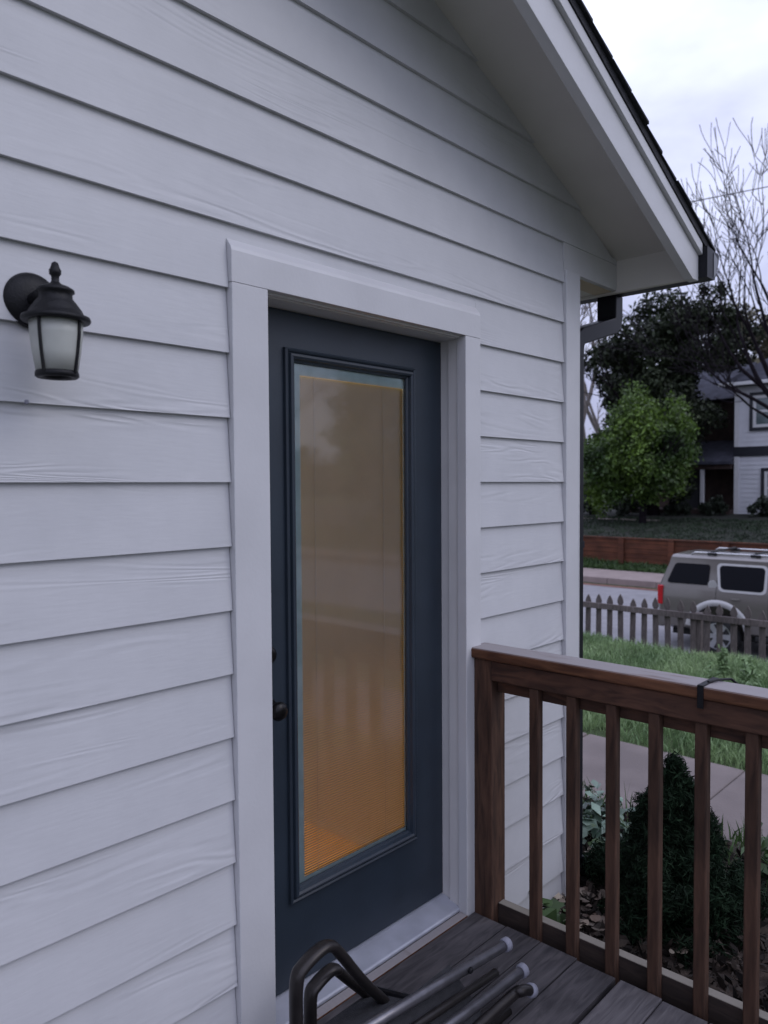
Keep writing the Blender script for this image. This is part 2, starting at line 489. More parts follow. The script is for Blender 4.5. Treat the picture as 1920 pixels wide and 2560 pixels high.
for k in range(-11, 19):
    if k < 4:
        course(-5.4, 1.211, k, False)
        course(2.3185, 2.942, k, False)
    elif k < 6:
        course(-5.4, 2.942, k)
    else:
        course(-6.2, 3.43, k)
sd.add([(1.2105, -.0075, .628), (2.3188, -.0075, .628), (2.3188, -.0035, .692), (1.2105, -.0035, .692)], [(0, 1, 2, 3)])
sd.build("siding", MT['siding'], house)
sh = MB()     # wall structure behind the siding
sh.box(-5.4, 1.34, .012, .16, -1.9, .9); sh.box(2.245, 3.04, .012, .16, -1.9, .9)
sh.box(1.34, 2.245, .012, .16, .53, .9); sh.box(1.34, 2.245, .1, .16, -1.9, -1.56)
sh.prism([(-5.4, .9), (3.43, .9), (3.43, zs(3.43) - .02), (RX, zs(RX) - .02), (2 * RX - 3.43, zs(3.43) - .02), (2 * RX - 3.43, .9)], 1, .012, .1)
sh.build("wall_sheathing", MT['wall_in'], house)
ep = MB(); ep.prism([(2.944, .903), (3.434, .903), (3.434, 1.04), (3.43, 1.05), (2.944, 1.05)], 1, -.0135, .012)
ep.build("eave_end_panel", MT['trim'], house)
# other walls
ow = MB()
for k in range(-11, 6):
    z0 = k * E_
    ow.add([(3.0535, .02, z0), (3.0535, BACK, z0), (3.0435, BACK, z0 + E_ + .01), (3.0435, .02, z0 + E_ + .01), (3.03, .02, z0), (3.03, BACK, z0), (3.03, BACK, z0 + .17), (3.03, .02, z0 + .17)],
           [(0, 1, 2, 3), (0, 4, 5, 1), (1, 5, 6, 2), (0, 3, 7, 4), (4, 7, 6, 5)])
ow.box(-5.4, 3.03, BACK - .1, BACK, -1.9, .95); ow.box(-5.4, -5.3, .17, BACK - .1, -1.9, .95)
ow.build("side_siding", MT['siding'], house)
cb = MB()
cb.box(2.943, 3.052, -.028, -.001, -1.84, .902)
cb.build("corner_board", MT['trim'], house, bevel=.003)
cb = MB(); cb.box(3.0545, 3.064, -.0265, .085, -1.84, .902)
cb.build("corner_board", MT['trim'], house, bevel=.003)
fd = MB(); fd.box(-5.35, 3.02, .02, BACK - .02, -2.2, -1.86); fd.build("foundation", MT['concrete'], house)

# casing and jambs
c = MB(); c.box(1.213, 1.332, -.030, .0105, -1.60, .5235); c.build("door_casing", MT['trim'], house, bevel=.002)
c = MB(); c.box(2.226, 2.316, -.030, .0105, -1.60, .5235); c.build("door_casing", MT['trim'], house, bevel=.002)
c = MB(); c.prism([(-.0300, .5243), (-.0302, .606), (-.026, .618), (-.0085, .640), (.0105, .640), (.0105, .5243)], 0, 1.2125, 2.3165); c.build("head_casing", MT['trim'], house, bevel=.001)
jb = MB(); jb.box(2.2405, 2.244, .012, .16, -1.58, .519); jb.box(2.232, 2.2395, -.005, .055, -1.575, .519); jb.build("door_jamb", MT['jamb'], house, bevel=.001)
jb = MB(); jb.box(1.341, 1.3445, .012, .16, -1.58, .519); jb.box(1.333, 1.3405, .0, .055, -1.575, .519); jb.build("door_jamb", MT['jamb'], house, bevel=.001)
jb = MB(); jb.box(1.345, 2.240, .012, .16, .5165, .5285); jb.box(1.345, 2.231, -.005, .055, .519, .5243); jb.build("head_jamb", MT['jamb'], house)

# door leaf with a full lite (the opening is left in the slab)
door = thing("door", (1.345, .1, -1.555), None, None); door.parent = house; door.location = Vector((1.345, .1, -1.555)) - ORG[house.name]
ORG[door.name] = Vector((1.345, .1, -1.555))
DX0, DX1, DZ0, DZ1 = 1.3455, 2.2395, -1.553, .514
LX0, LX1, LZ0, LZ1 = 1.492, 2.078, -1.285, .398
d = MB()
DY0, DY1 = .095, .14
d.box(DX0, LX0, DY0, DY1, DZ0, DZ1); d.box(LX1, DX1, DY0, DY1, DZ0, DZ1)
d.box(LX0, LX1, DY0, DY1, LZ1, DZ1); d.box(LX0, LX1, DY0, DY1, DZ0, LZ0)
d.build("door_slab", MT['door'], door)
# moulding round the lite: three stepped beads
mo = MB()


def frame_prof(x0, x1, z0, z1, prof):
    # prof: list of (inset, y); mitred frame
    rings = []
    for ins, y in prof:
        rings.append([(x0 + ins, y, z0 + ins), (x1 - ins, y, z0 + ins), (x1 - ins, y, z1 - ins), (x0 + ins, y, z1 - ins)])
    vs = [p for r_ in rings for p in r_]
    fs = []
    for i in range(len(rings) - 1):
        for k in range(4):
            fs.append((i * 4 + k, i * 4 + (k + 1) % 4, (i + 1) * 4 + (k + 1) % 4, (i + 1) * 4 + k))
    mo.add(vs, fs)


frame_prof(LX0 - .006, LX1 + .006, LZ0 - .006, LZ1 + .006,
           [(0, .0945), (.001, .085), (.006, .081), (.011, .084), (.013, .089), (.015, .088), (.018, .079), (.025, .076), (.031, .080), (.034, .092), (.040, .0945), (.042, .102)])
mo.build("lite_moulding", MT['door'], door, fixn=True)
sf = MB()   # pale frame inside the double glazing
GX0, GX1, GZ0, GZ1 = LX0 + .034, LX1 - .034, LZ0 + .034, LZ1 - .034
sf.box(GX0 - .01, GX0 + .036, .107, .113, GZ0 - .01, GZ1 + .01); sf.box(GX1 - .004, GX1 + .01, .107, .113, GZ0 - .01, GZ1 + .01)
sf.box(GX0 + .036, GX1 - .004, .107, .113, GZ1 - .036, GZ1 + .01); sf.box(GX0 + .036, GX1 - .004, .107, .113, GZ0 - .01, GZ0 + .012)
sf.build("blind_frame", MT['lite'], door, bevel=.001)
gp = MB(); gp.quad((GX0 - .01, .1035, GZ0 - .01), (GX1 + .01, .1035, GZ0 - .01), (GX1 + .01, .1035, GZ1 + .01), (GX0 - .01, .1035, GZ1 + .01))
gp.build("glass_pane", MT['glass'], door, fixn=False)
bl = MB()
tilt = R(58)
p_ = .0082; wd = .0118
nz_ = int((GZ1 - GZ0 - .03) / p_)
for i in range(nz_):
    zc = GZ1 - .04 - i * p_
    dy, dz = math.cos(tilt) * wd / 2, math.sin(tilt) * wd / 2
    bl.quad((GX0 + .026, .1225 - dy, zc + dz), (GX1 + .009, .1225 - dy, zc + dz), (GX1 + .009, .1225 + dy, zc - dz), (GX0 + .026, .1225 + dy, zc - dz))
for xx in (GX0 + .10, GX1 - .10):
    bl.box(xx - .001, xx + .001, .1142, .1148, GZ0 + .01, GZ1 - .03)
bl.build("blind", MT['blind'], door, fixn=False)
kn = MB(); kn.lathe([(.028, 0), (.03, -.004), (.026, -.010), (.012, -.016), (.011, -.03), (.020, -.036), (.0275, -.046), (.028, -.056), (.022, -.066), (.008, -.070)], (1.413, .0948, -.668), 1, 24)
kn.build("door_knob", MT['knob'], door, smooth=True)
kn = MB(); kn.lathe([(.028, 0), (.029, -.006), (.025, -.014), (.016, -.018), (.006, -.019)], (1.413, .0948, -.511), 1, 24)
kn.build("deadbolt", MT['knob'], door, smooth=True)
sl = MB(); sl.prism([(.135, -1.556), (.086, -1.558), (.008, -1.5745), (.003, -1.579), (.003, -1.5885), (.135, -1.5885)], 0, 1.333, 2.2395)
sl.build("door_sill", MT['sill'], house, bevel=.002)

# interior seen through the blind
inn = MB(); inn.box(-1.5, 3.0, .17, 4.0, -1.62, -1.56); inn.build("interior_floor", MT['floor_in'], house)
inn = MB(); inn.box(-1.5, 3.0, 4.0, 4.1, -1.56, .85); inn.box(-1.6, -1.5, .17, 4.1, -1.56, .85); inn.box(2.31, 3.0, .17, 4.0, -1.56, .85); inn.box(-1.5, 2.314, .17, 4.0, .85, .89)
inn.build("interior_wall", MT['wall_in'], house)

# roof, rake and eave
ro = MB()
xe = 3.565
ro.prism([(xe, zs(xe) + .004), (RX, zs(RX) + .004), (2 * RX - xe, zs(xe) + .004), (2 * RX - xe, zs(xe) + .036), (RX, zs(RX) + .036), (xe, zs(xe) + .036)], 1, -.408, BACK + .3)
# shingle tabs step along the rake edge
rs = random.Random(3)
x = xe + .012
while x > RX + .15:
    x2 = x - .145
    for sgn in (0, 1):
        a, b = (x, x2) if sgn == 0 else (2 * RX - x, 2 * RX - x2)
        za, zb = zs(x), zs(x2)
        o1 = .415 + rs.uniform(0, .012)
        ro.prism([(a, za + .038), (b, zb + .037), (b, zb + .040), (a, za + .049)], 1, -o1, BACK + .31)
    x = x2
ro.build("roof", MT['shingle'], house)
so = MB()
so.prism([(XE, zs(XE) - .014), (RX, zs(RX) - .014), (2 * RX - XE, zs(XE) - .014), (2 * RX - XE, zs(XE) - .001), (RX, zs(RX) - .001), (XE, zs(XE) - .001)], 1, -.345, .011)
so.build("rake_soffit", MT['soffit'], house)
for a, b, yo, nm in ((-.186, -.049, -.385, "rake_board"), (-.0465, .0035, -.403, "rake_trim")):
    rb = MB()
    xx = 3.462
    rb.prism([(xx, zs(xx) + a if nm != "rake_board" else .885), (3.40, zs(3.40) + a), (RX, zs(RX) + a), (2 * RX - xx, zs(xx) + a), (2 * RX - xx, zs(xx) + b), (RX, zs(RX) + b), (xx, zs(xx) + b)], 1, yo, -.3455)
    rb.build(nm, MT['trim'], house, bevel=.002)
fa = MB(); fa.box(XE, 3.4605, -.345, BACK, .893, 1.047); fa.build("eave_fascia", MT['soffit'], house)
es = MB(); es.box(3.066, XE - .0005, .013, BACK, .905, .922); es.build("eave_soffit", MT['soffit'], house)

gt = thing("gutter", (3.47, -.42, .9), None, None); gt.parent = house; gt.location = Vector((3.47, -.42, .9)) - ORG[house.name]
GB = 3.463; GZ = .897
prof_o = [(0, .135), (0, 0), (.085, 0), (.100, .018), (.112, .05), (.135, .082), (.140, .118), (.133, .124)]
prof_i = [(.128, .117), (.128, .086), (.106, .054), (.094, .024), (.082, .006), (.004, .006), (.004, .135)]
gm = MB(); gm.prism([(GB + a, GZ + b) for a, b in prof_o + prof_i], 1, -.418, BACK)
gm.build("gutter_trough", MT['gutter'], gt)
gm = MB(); gm.prism([(GB + a, GZ + b) for a, b in prof_o], 1, -.4235, -.4185); gm.build("end_cap", MT['gutter'], gt)
gm = MB(); gm.prism([(GB + .074, GZ + .012), (GB + .094, GZ + .026), (GB + .104, GZ + .054), (GB + .118, GZ + .078), (GB + .118, GZ + .098), (GB + .074, GZ + .118)], 1, -.4262, -.4236); gm.build("end_cap_shine", MT['gutter_shine'], gt)  # raised lighter patch that paints the shine on the cap
ds = thing("downspout", (3.1, .07, -1.8), None, None); ds.parent = house; ds.location = Vector((3.1, .07, -1.8)) - ORG[house.name]


def rect_tube(mb, pts, hw, hd):
    # pts in the x-z plane; width along y
    n = len(pts); rings = []
    for i, (px, py, pz) in enumerate(pts):
        a = Vector(pts[max(i - 1, 0)]); b = Vector(pts[min(i + 1, n - 1)])
        t = (b - a).normalized()
        nrm = Vector((t.z, 0, -t.x))
        P_ = Vector((px, py, pz))
        rings.append([P_ + nrm * hd + Vector((0, hw, 0)), P_ + nrm * hd - Vector((0, hw, 0)), P_ - nrm * hd - Vector((0, hw, 0)), P_ - nrm * hd + Vector((0, hw, 0))])
    vs = [p for r_ in rings for p in r_]
    fs = [(i * 4 + k, i * 4 + (k + 1) % 4, (i + 1) * 4 + (k + 1) % 4, (i + 1) * 4 + k) for i in range(n - 1) for k in range(4)]
    fs += [(3, 2, 1, 0), tuple(range(4 * n - 4, 4 * n))]
    mb.add(vs, fs)


e = MB(); rect_tube(e, [(3.525, .065, .90), (3.525, .065, .80), (3.518, .065, .772), (3.495, .065, .752), (3.185, .065, .662), (3.158, .065, .645), (3.143, .065, .61), (3.142, .065, .56)], .05, .037)
e.build("elbow", MT['gutter'], ds, bevel=.006)
e = MB(); rect_tube(e, [(3.140, .065, .575), (3.140, .065, -1.72), (3.15, .065, -1.76), (3.3, .065, -1.83)], .049, .039); e.build("pipe", MT['gutter'], ds, bevel=.006)
e = MB(); e.box(3.066, 3.1815, .0135, .117, -.3, -.27); e.build("strap", MT['gutter'], ds)

# light inside the room
lamp_in = thing("ceiling_lamp", (1.2, 1.1, .85), "round ceiling lamp glowing warm inside the room behind the door", "ceiling lamp")
lm = bpy.data.materials.new("lamp_glow"); lm.use_nodes = True
lm.node_tree.nodes["Principled BSDF"].inputs['Emission Color'].default_value = (1, .6, .25, 1)
lm.node_tree.nodes["Principled BSDF"].inputs['Emission Strength'].default_value = 3
q = MB(); q.lathe([(.16, -.002), (.15, -.05), (.10, -.085), (.02, -.1)], (1.2, 1.1, .85)); q.build("lamp_shade", lm, lamp_in, smooth=True)
ld = bpy.data.lights.new("bulb", 'AREA'); ld.shape = 'DISK'; ld.size = .3; ld.energy = 56; ld.color = (1, .64, .25)
lo = bpy.data.objects.new("bulb", ld); COL.objects.link(lo); lo.parent = lamp_in; lo.location = (0, 0, -.12)

# small bits on the wall
wc = MB(); wc.box(.682, .690, -.022, -.013, .166, .176); tag(wc.build("siding_clip", MT['whitecap'], origin=(.686, -.013, .17), bevel=.002), "tiny white clip on the siding edge below the wall lantern", "clip")

# ------------------------------------------------------------------ wall lantern
LX, LY = .705, -.125
wlamp = thing("wall_lantern", (.70, -.012, .39), "black wall lantern with frosted glass on white siding left of door", "wall lamp")
q = MB(); q.lathe([(.058, 0), (.060, -.006), (.055, -.014), (.040, -.022), (.022, -.027)], (.704, -.008, .388), 1, 36); q.build("back_plate", MT['black'], wlamp, smooth=True)
q = MB(); q.tube([(.70, -.025, .385), (.701, -.07, .392), (.703, -.10, .388), (LX, LY, .375)], [.016, .014, .013, .02], 12); q.build("arm", MT['black'], wlamp, smooth=True)
q = MB(); q.lathe([(.001, .450 - .0), (.006, .447), (.0095, .436), (.012, .432), (.0115, .424), (.008, .420), (.0075, .410), (.012, .404), (.026, .399), (.036, .393), (.037, .388), (.0325, .385), (.0325, .375), (.040, .366), (.050, .352), (.055, .341), (.066, .337), (.0675, .331), (.065, .327), (.055, .327)], (LX, LY, 0), 2, 36)
q.build("cap", MT['black'], wlamp, smooth=True)
q = MB(); q.lathe([(.052, .327), (.051, .30), (.047, .265), (.0405, .226), (.0385, .226), (.045, .265), (.049, .30), (.05, .326)], (LX, LY, 0), 2, 36); gl_ = q.build("glass_shade", MT['frost'], wlamp, smooth=True)
for an in (-150, -60, 30, 120):
    a = R(an)
    q = MB(); q.tube([(LX + math.cos(a) * r_, LY + math.sin(a) * r_, z_) for r_, z_ in ((.054, .328), (.053, .30), (.0488, .265), (.042, .222))], .0036, 6); q.build("rib", MT['black'], wlamp)
q = MB(); q.lathe([(.0405, .227), (.0425, .222), (.0425, .216), (.039, .213), (.030, .214), (.026, .218), (.026, .227)], (LX, LY, 0), 2, 36); q.build("bottom_ring", MT['black'], wlamp, smooth=True)

# ------------------------------------------------------------------ deck and railing
XR = 2.271
deck = thing("deck", (0, -1.6, -1.85), "weathered grey timber deck in front of the door", "deck")
dk = MB(); dk2 = MB(); rd = random.Random(5)
y = -.036; 
while y > -3.4:
    w_ = .137
    off = rd.uniform(-.003, .003)
    if abs(y + .6065) < .03: y -= .012
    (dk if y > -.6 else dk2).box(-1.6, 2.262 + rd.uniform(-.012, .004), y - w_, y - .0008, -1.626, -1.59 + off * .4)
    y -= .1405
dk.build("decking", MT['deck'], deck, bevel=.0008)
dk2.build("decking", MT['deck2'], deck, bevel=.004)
q = MB(); q.box(-1.6, 2.24, -3.4, -3.36, -1.84, -1.628); q.box(2.20, 2.24, -3.36, -.02, -1.84, -1.628); q.box(-1.6, 2.2, -.06, -.02, -1.84, -1.628); q.build("rim_joist", MT['botrail'], deck)
q = MB(); q.box(1.334, 2.2245, -.0345, .0015, -1.61, -1.5865); tag(q.build("threshold_strip", MT['cap'], deck, bevel=.003))

rail = thing("deck_railing", (2.3, -.06, -1.59), "brown stained wooden deck railing with square balusters right of the door", "railing")
q = MB(); q.box(XR + .001, XR + .088, -.107, -.0285, -1.83, -.645); q.build("post", MT['railv'], rail, bevel=.004)
RY1 = -2.2
q = MB(); q.box(XR - .016, XR + .098, RY1, -.006, -.6435, -.604); q.build("top_cap", MT['cap'], rail, bevel=.009, segs=3)
q = MB(); q.box(XR - .004, XR + .0355, RY1, -.1085, -.716, -.6445); q.build("top_rail", MT['rail'], rail, bevel=.004)
q = MB(); q.box(XR + .0375, XR + .073, RY1, -.1085, -.765, -.6445); q.build("back_rail", MT['rail'], rail, bevel=.003)
q = MB(); q.box(XR + .0375, XR + .075, RY1, -.1085, -1.80, -1.546); q.build("bottom_rail", MT['botrail'], rail, bevel=.004)
q = MB(); q.box(XR + .0015, XR + .0365, -.018, .018, -1.64, -.717)
b0 = None
for i in range(14):
    yy = -.282 - i * .1422
    if b0 is None:
        b0 = q.build("baluster", MT['railv'], rail, bevel=.004); bo = b0
    else:
        bo = b0.copy(); COL.objects.link(bo)
    bo.location = (rd.uniform(-.001, .001), yy, 0)
    bo.rotation_euler = (0, 0, rd.uniform(-.03, .03))
# fix pivot: balusters share a mesh built at y=0 in rail space
# (parent origin y is subtracted in build, so shift back)
q = MB(); q.box(XR - .02, XR + .1, -.866, -.848, -.607, -.601)
pb = thing("planter_bracket", (XR, -.857, -.6), "black metal planter bracket hooked over the deck railing cap", "bracket")
q = MB(); q.box(XR - .0195, XR + .1, -.866, -.848, -.6035, -.5995); q.box(XR - .0205, XR - .0165, -.866, -.848, -.668, -.5995); q.build("strap", MT['black'], pb, bevel=.001)
q = MB(); q.tube([(XR + .03, -.862, -.5985), (XR + .07, -.875, -.5975), (XR + .11, -.90, -.5985), (XR + .15, -.92, -.63)], .004, 8); q.box(XR + .099, XR + .104, -.866, -.848, -.70, -.5995)
q.build("hook", MT['black'], pb)

# ------------------------------------------------------------------ folded patio chair on the deck
ch = thing("folded_chair", (1.5, -.4, -1.59), "folded dark metal patio chair lying on the deck with white foot caps", "chair")


def arc(pts, n=6):
    # Catmull-Rom through the points
    P_ = [Vector(p) for p in pts]; out = []
    for i in range(len(P_) - 1):
        p0 = P_[max(i - 1, 0)]; p1 = P_[i]; p2 = P_[i + 1]; p3 = P_[min(i + 2, len(P_) - 1)]
        for j in range(n):
            t = j / n
            out.append(.5 * ((2 * p1) + (-p0 + p2) * t + (2 * p0 - 5 * p1 + 4 * p2 - p3) * t * t + (-p0 + 3 * p1 - 3 * p2 + p3) * t ** 3))
    out.append(P_[-1])
    return out


def leg(tip, end, m, r_=.0158, bend=None):
    mb = MB(); pts = [Vector(tip), Vector(end)] if not bend else arc([tip] + bend + [end], 5)
    mb.tube(pts, r_, 12); o = mb.build("frame_tube", m, ch, smooth=True)
    dv = (Vector(pts[0]) - Vector(pts[1])).normalized()
    t0 = Vector(tip)
    mc = MB(); mc.tube([t0 - dv * .004, t0 + dv * .003, t0 + dv * .016, t0 + dv * .022], [r_ * 1.15, r_ * 1.32, r_ * 1.28, r_ * .9], 14)
    mc.build("foot_cap", MT['whitecap'], ch, smooth=True)


leg((1.93, -.392, -1.42), (.95, -.30, -1.40), MT['tube_light'])
leg((1.955, -.435, -1.495), (.95, -.40, -1.475), MT['tube_light'])
leg((1.950, -.470, -1.535), (.95, -.47, -1.53), MT['tube'], bend=[(1.90, -.468, -1.515), (1.80, -.455, -1.522)])
q = MB(); q.tube([(1.86, -.41, -1.462), (.95, -.35, -1.445)], .012, 10); q.build("frame_tube", MT['tube'], ch, smooth=True)
q = MB(); q.tube([(1.88, -.44, -1.575), (.95, -.42, -1.575)], .014, 10); q.build("frame_tube", MT['tube'], ch, smooth=True)
q = MB()
for i in range(8):
    a, b = .95 + i * .1, 1.05 + i * .1
    q.quad((a, -.32, -1.43 + .004 * math.sin(i)), (b, -.32, -1.43 + .004 * math.sin(i + 1)), (b, -.46, -1.535), (a, -.46, -1.535))
for i in range(7):
    a, b = .95 + i * .09, 1.04 + i * .09
    q.quad((a, -.185, -1.47), (b, -.185, -1.47), (b, -.355, -1.425), (a, -.355, -1.425))
q.build("sling", MT['fabric'], ch)
q = MB(); q.tube([(1.56, -.20, -1.462), (1.57, -.34, -1.432)], .010, 8); q.build("crossbar", MT['black'], ch)
for xx, yy, zz in ((1.566, -.262, -1.478), (1.592, -.205, -1.500), (1.75, -.382, -1.410)):
    q = MB(); q.lathe([(.009, 0), (.009, -.006), (.005, -.009)], (xx, yy - .012, zz), 1, 10); q.build("rivet", MT['black'], ch)
for pts in ([(1.218, -.25, -1.58), (1.219, -.25, -1.36), (1.222, -.25, -1.25), (1.245, -.25, -1.222), (1.300, -.25, -1.205), (1.335, -.25, -1.210), (1.365, -.25, -1.238), (1.454, -.255, -1.361), (1.566, -.26, -1.492)],
            [(1.327, -.18, -1.58), (1.327, -.18, -1.46), (1.330, -.18, -1.372), (1.350, -.18, -1.352), (1.395, -.18, -1.338), (1.420, -.18, -1.343), (1.445, -.18, -1.370), (1.592, -.19, -1.528)]):
    q = MB(); q.tube(arc(pts, 6), .0215, 12, flat=.68, upv=(1, 0, .3)); q.build("armrest", MT['tube'], ch, smooth=True)

# ------------------------------------------------------------------ picket fence
FX = 10.0
fen = thing("picket_fence", (FX, 2.0, gz(FX)), "weathered grey picket fence along the lawn by the street", "fence")
FT = -1.545
outl = [(-.037, -2.62), (.037, -2.62), (.037, FT - .19), (.026, FT - .165), (.026, FT - .15), (.042, FT - .115), (.040, FT - .08), (.022, FT - .035), (0, FT), (-.022, FT - .035), (-.040, FT - .08), (-.042, FT - .115), (-.026, FT - .15), (-.026, FT - .165), (-.037, FT - .19)]
rf = random.Random(11); pk0 = None
for i in range(-14, 24):
    yy = 3.594 - i * .1665
    if 3.594 - 9.35 * .1665 < yy + .0 < 3.594 - 8.65 * .1665: pass
    if pk0 is None:
        pk = MB(); pk.prism([(a, b) for a, b in outl], 0, FX - .05, FX - .032)
        pk0 = pk.build("picket", MT['picket'], fen); po = pk0
    else:
        po = pk0.copy(); COL.objects.link(po)
    po.location = (0, yy - 0, rf.uniform(-.012, .012))
    po.rotation_euler = (rf.uniform(-.02, .02), 0, 0)
for z_ in (-1.72, -2.32):
    q = MB(); q.box(FX - .090, FX - .0505, -.3, 6, z_ - .04, z_ + .04); q.build("rail", MT['picket'], fen, bevel=.004)
for yy in (4.6, 2.05, -.4):
    q = MB(); q.box(FX - .03, FX + .06, yy - .045, yy + .045, -2.9, -1.68); q.build("post", MT['picket'], fen, bevel=.005)

# ------------------------------------------------------------------ parked SUV, heading -y
SX, SY, SG = 15.95, 4.72, -3.31     # centreline x, rear y, ground
suv = thing("parked_suv", (SX, SY - 2.6, SG), "champagne large SUV parked on the street behind the picket fence", "car")


def suv_sect(topz, w, belt=1.31, roof=True):
    h = topz
    return [(w - .16, .44), (w - .04, .50), (w - .005, .75), (w, .98), (w - .015, 1.18), (w - .05, belt), (w - .06 - .10 * (h - belt) / .58, belt + (h - belt) * .70), (w - .165, h - .055), (w - .24, h - .012), (w * .45, h), (0, h + .012)]


stations = [(0.0, 1.895, .92), (.05, 1.90, .965), (.30, 1.895, .985), (1.2, 1.90, 1.0), (2.4, 1.90, 1.0), (3.3, 1.88, 1.0), (3.55, 1.84, .995), (4.15, 1.36, .985), (4.3, 1.33, .98), (5.15, 1.22, .95), (5.42, 1.08, .86)]
sv = []; sf_ = []
ns = len(suv_sect(1.9, 1)) * 2 - 1
for i, (L_, h, w) in enumerate(stations):
    sec = suv_sect(h, w, belt=min(1.31, h - .05))
    full = [(-a, b) for a, b in sec] + [(a, b) for a, b in sec[:-1][::-1]]
    for a, b in full:
        L2 = L_
        if i <= 2 and b > 1.3: L2 = L_ + (b - 1.3) * .40 * (1 - i * .3)
        if 5 <= i <= 6 and b < 1.4: L2 = L_ + .15
        sv.append((SX + a, SY - L2, SG + b))
for i in range(len(stations) - 1):
    for k in range(ns):
        sf_.append((i * ns + k, i * ns + (k + 1) % ns, (i + 1) * ns + (k + 1) % ns, (i + 1) * ns + k))
sf_.append(tuple(range(ns))); sf_.append(tuple(range((len(stations) - 1) * ns, len(stations) * ns))[::-1])
bd = MB(); bd.add(sv, sf_)
body = bd.build("body", MT['suv'], suv)
WR = 1.17; WF = 4.35
cut = MB()
for Lw in (WR, WF):
    cut.lathe([(.50, -1.2), (.50, -.62)], (SX, SY - Lw, SG + .47), 0, 32); cut.lathe([(.50, .62), (.50, 1.2)], (SX, SY - Lw, SG + .47), 0, 32)
cu = cut.build("cutter", MT['suv'], suv)
bm_ = body.modifiers.new("arches", 'BOOLEAN'); bm_.operation = 'DIFFERENCE'; bm_.object = cu; bm_.solver = 'EXACT'
bpy.context.view_layer.update()
dg = bpy.context.evaluated_depsgraph_get()
nm_ = bpy.data.meshes.new_from_object(body.evaluated_get(dg))
body.modifiers.clear(); body.data = nm_
nm_.polygons.foreach_set("use_smooth", [True] * len(nm_.polygons))
try:
    nm_.set_sharp_from_angle(angle=R(32))
except Exception: pass
cd_ = cu.data; bpy.data.objects.remove(cu); bpy.data.meshes.remove(cd_)


def side_x(z, side=-1, extra=.006):
    w = 1.0; belt = 1.31; h = 1.9
    pts = suv_sect(h, w)
    for (a, za), (b, zb) in zip(pts, pts[1:]):
        if za <= z <= zb: return SX + side * (a + (b - a) * (z - za) / (zb - za) + extra)
    return SX + side * (w + extra)


def side_panel(name, poly, m, extra=.006, par=None, th=.004, side=-1, zr=None):
    # polygon in (length from the rear, height), laid on the flank, with thickness
    q = MB(); n = len(poly)
    za, zb = zr or (min(z for l, z in poly), max(z for l, z in poly))
    xa_, xb_ = side_x(za, side, extra), side_x(zb, side, extra)
    fx = lambda z: xa_ + (xb_ - xa_) * (z - za) / (zb - za)      # a flat pane
    vs = [(fx(z), SY - l, SG + z) for l, z in poly] + [(fx(z) - side * (th + .012), SY - l, SG + z) for l, z in poly]
    fs = [tuple(range(n))] + [(i, (i + 1) % n, n + (i + 1) % n, n + i) for i in range(n)]
    q.add(vs, fs)
    return q.build(name, m, par or suv)


def rrect(l0, l1, z0, z1, s0=0, s1=0, r_=.06, n=4):
    # rounded quad; s0, s1 lean of the rear and front edges per metre of height
    c = []
    for cx, cz, a0 in ((l0 + r_, z0 + r_, 180), (l1 - r_, z0 + r_, 270), (l1 - r_, z1 - r_, 0), (l0 + r_, z1 - r_, 90)):
        for j in range(n + 1):
            a = R(a0 + 90 * j / n)
            c.append((cx + r_ * math.cos(a), cz + r_ * math.sin(a)))
    out = []
    for l, z in c:
        t = (z - z0)
        lean = s0 if l < (l0 + l1) / 2 else s1
        out.append((l + lean * t, z))
    return out


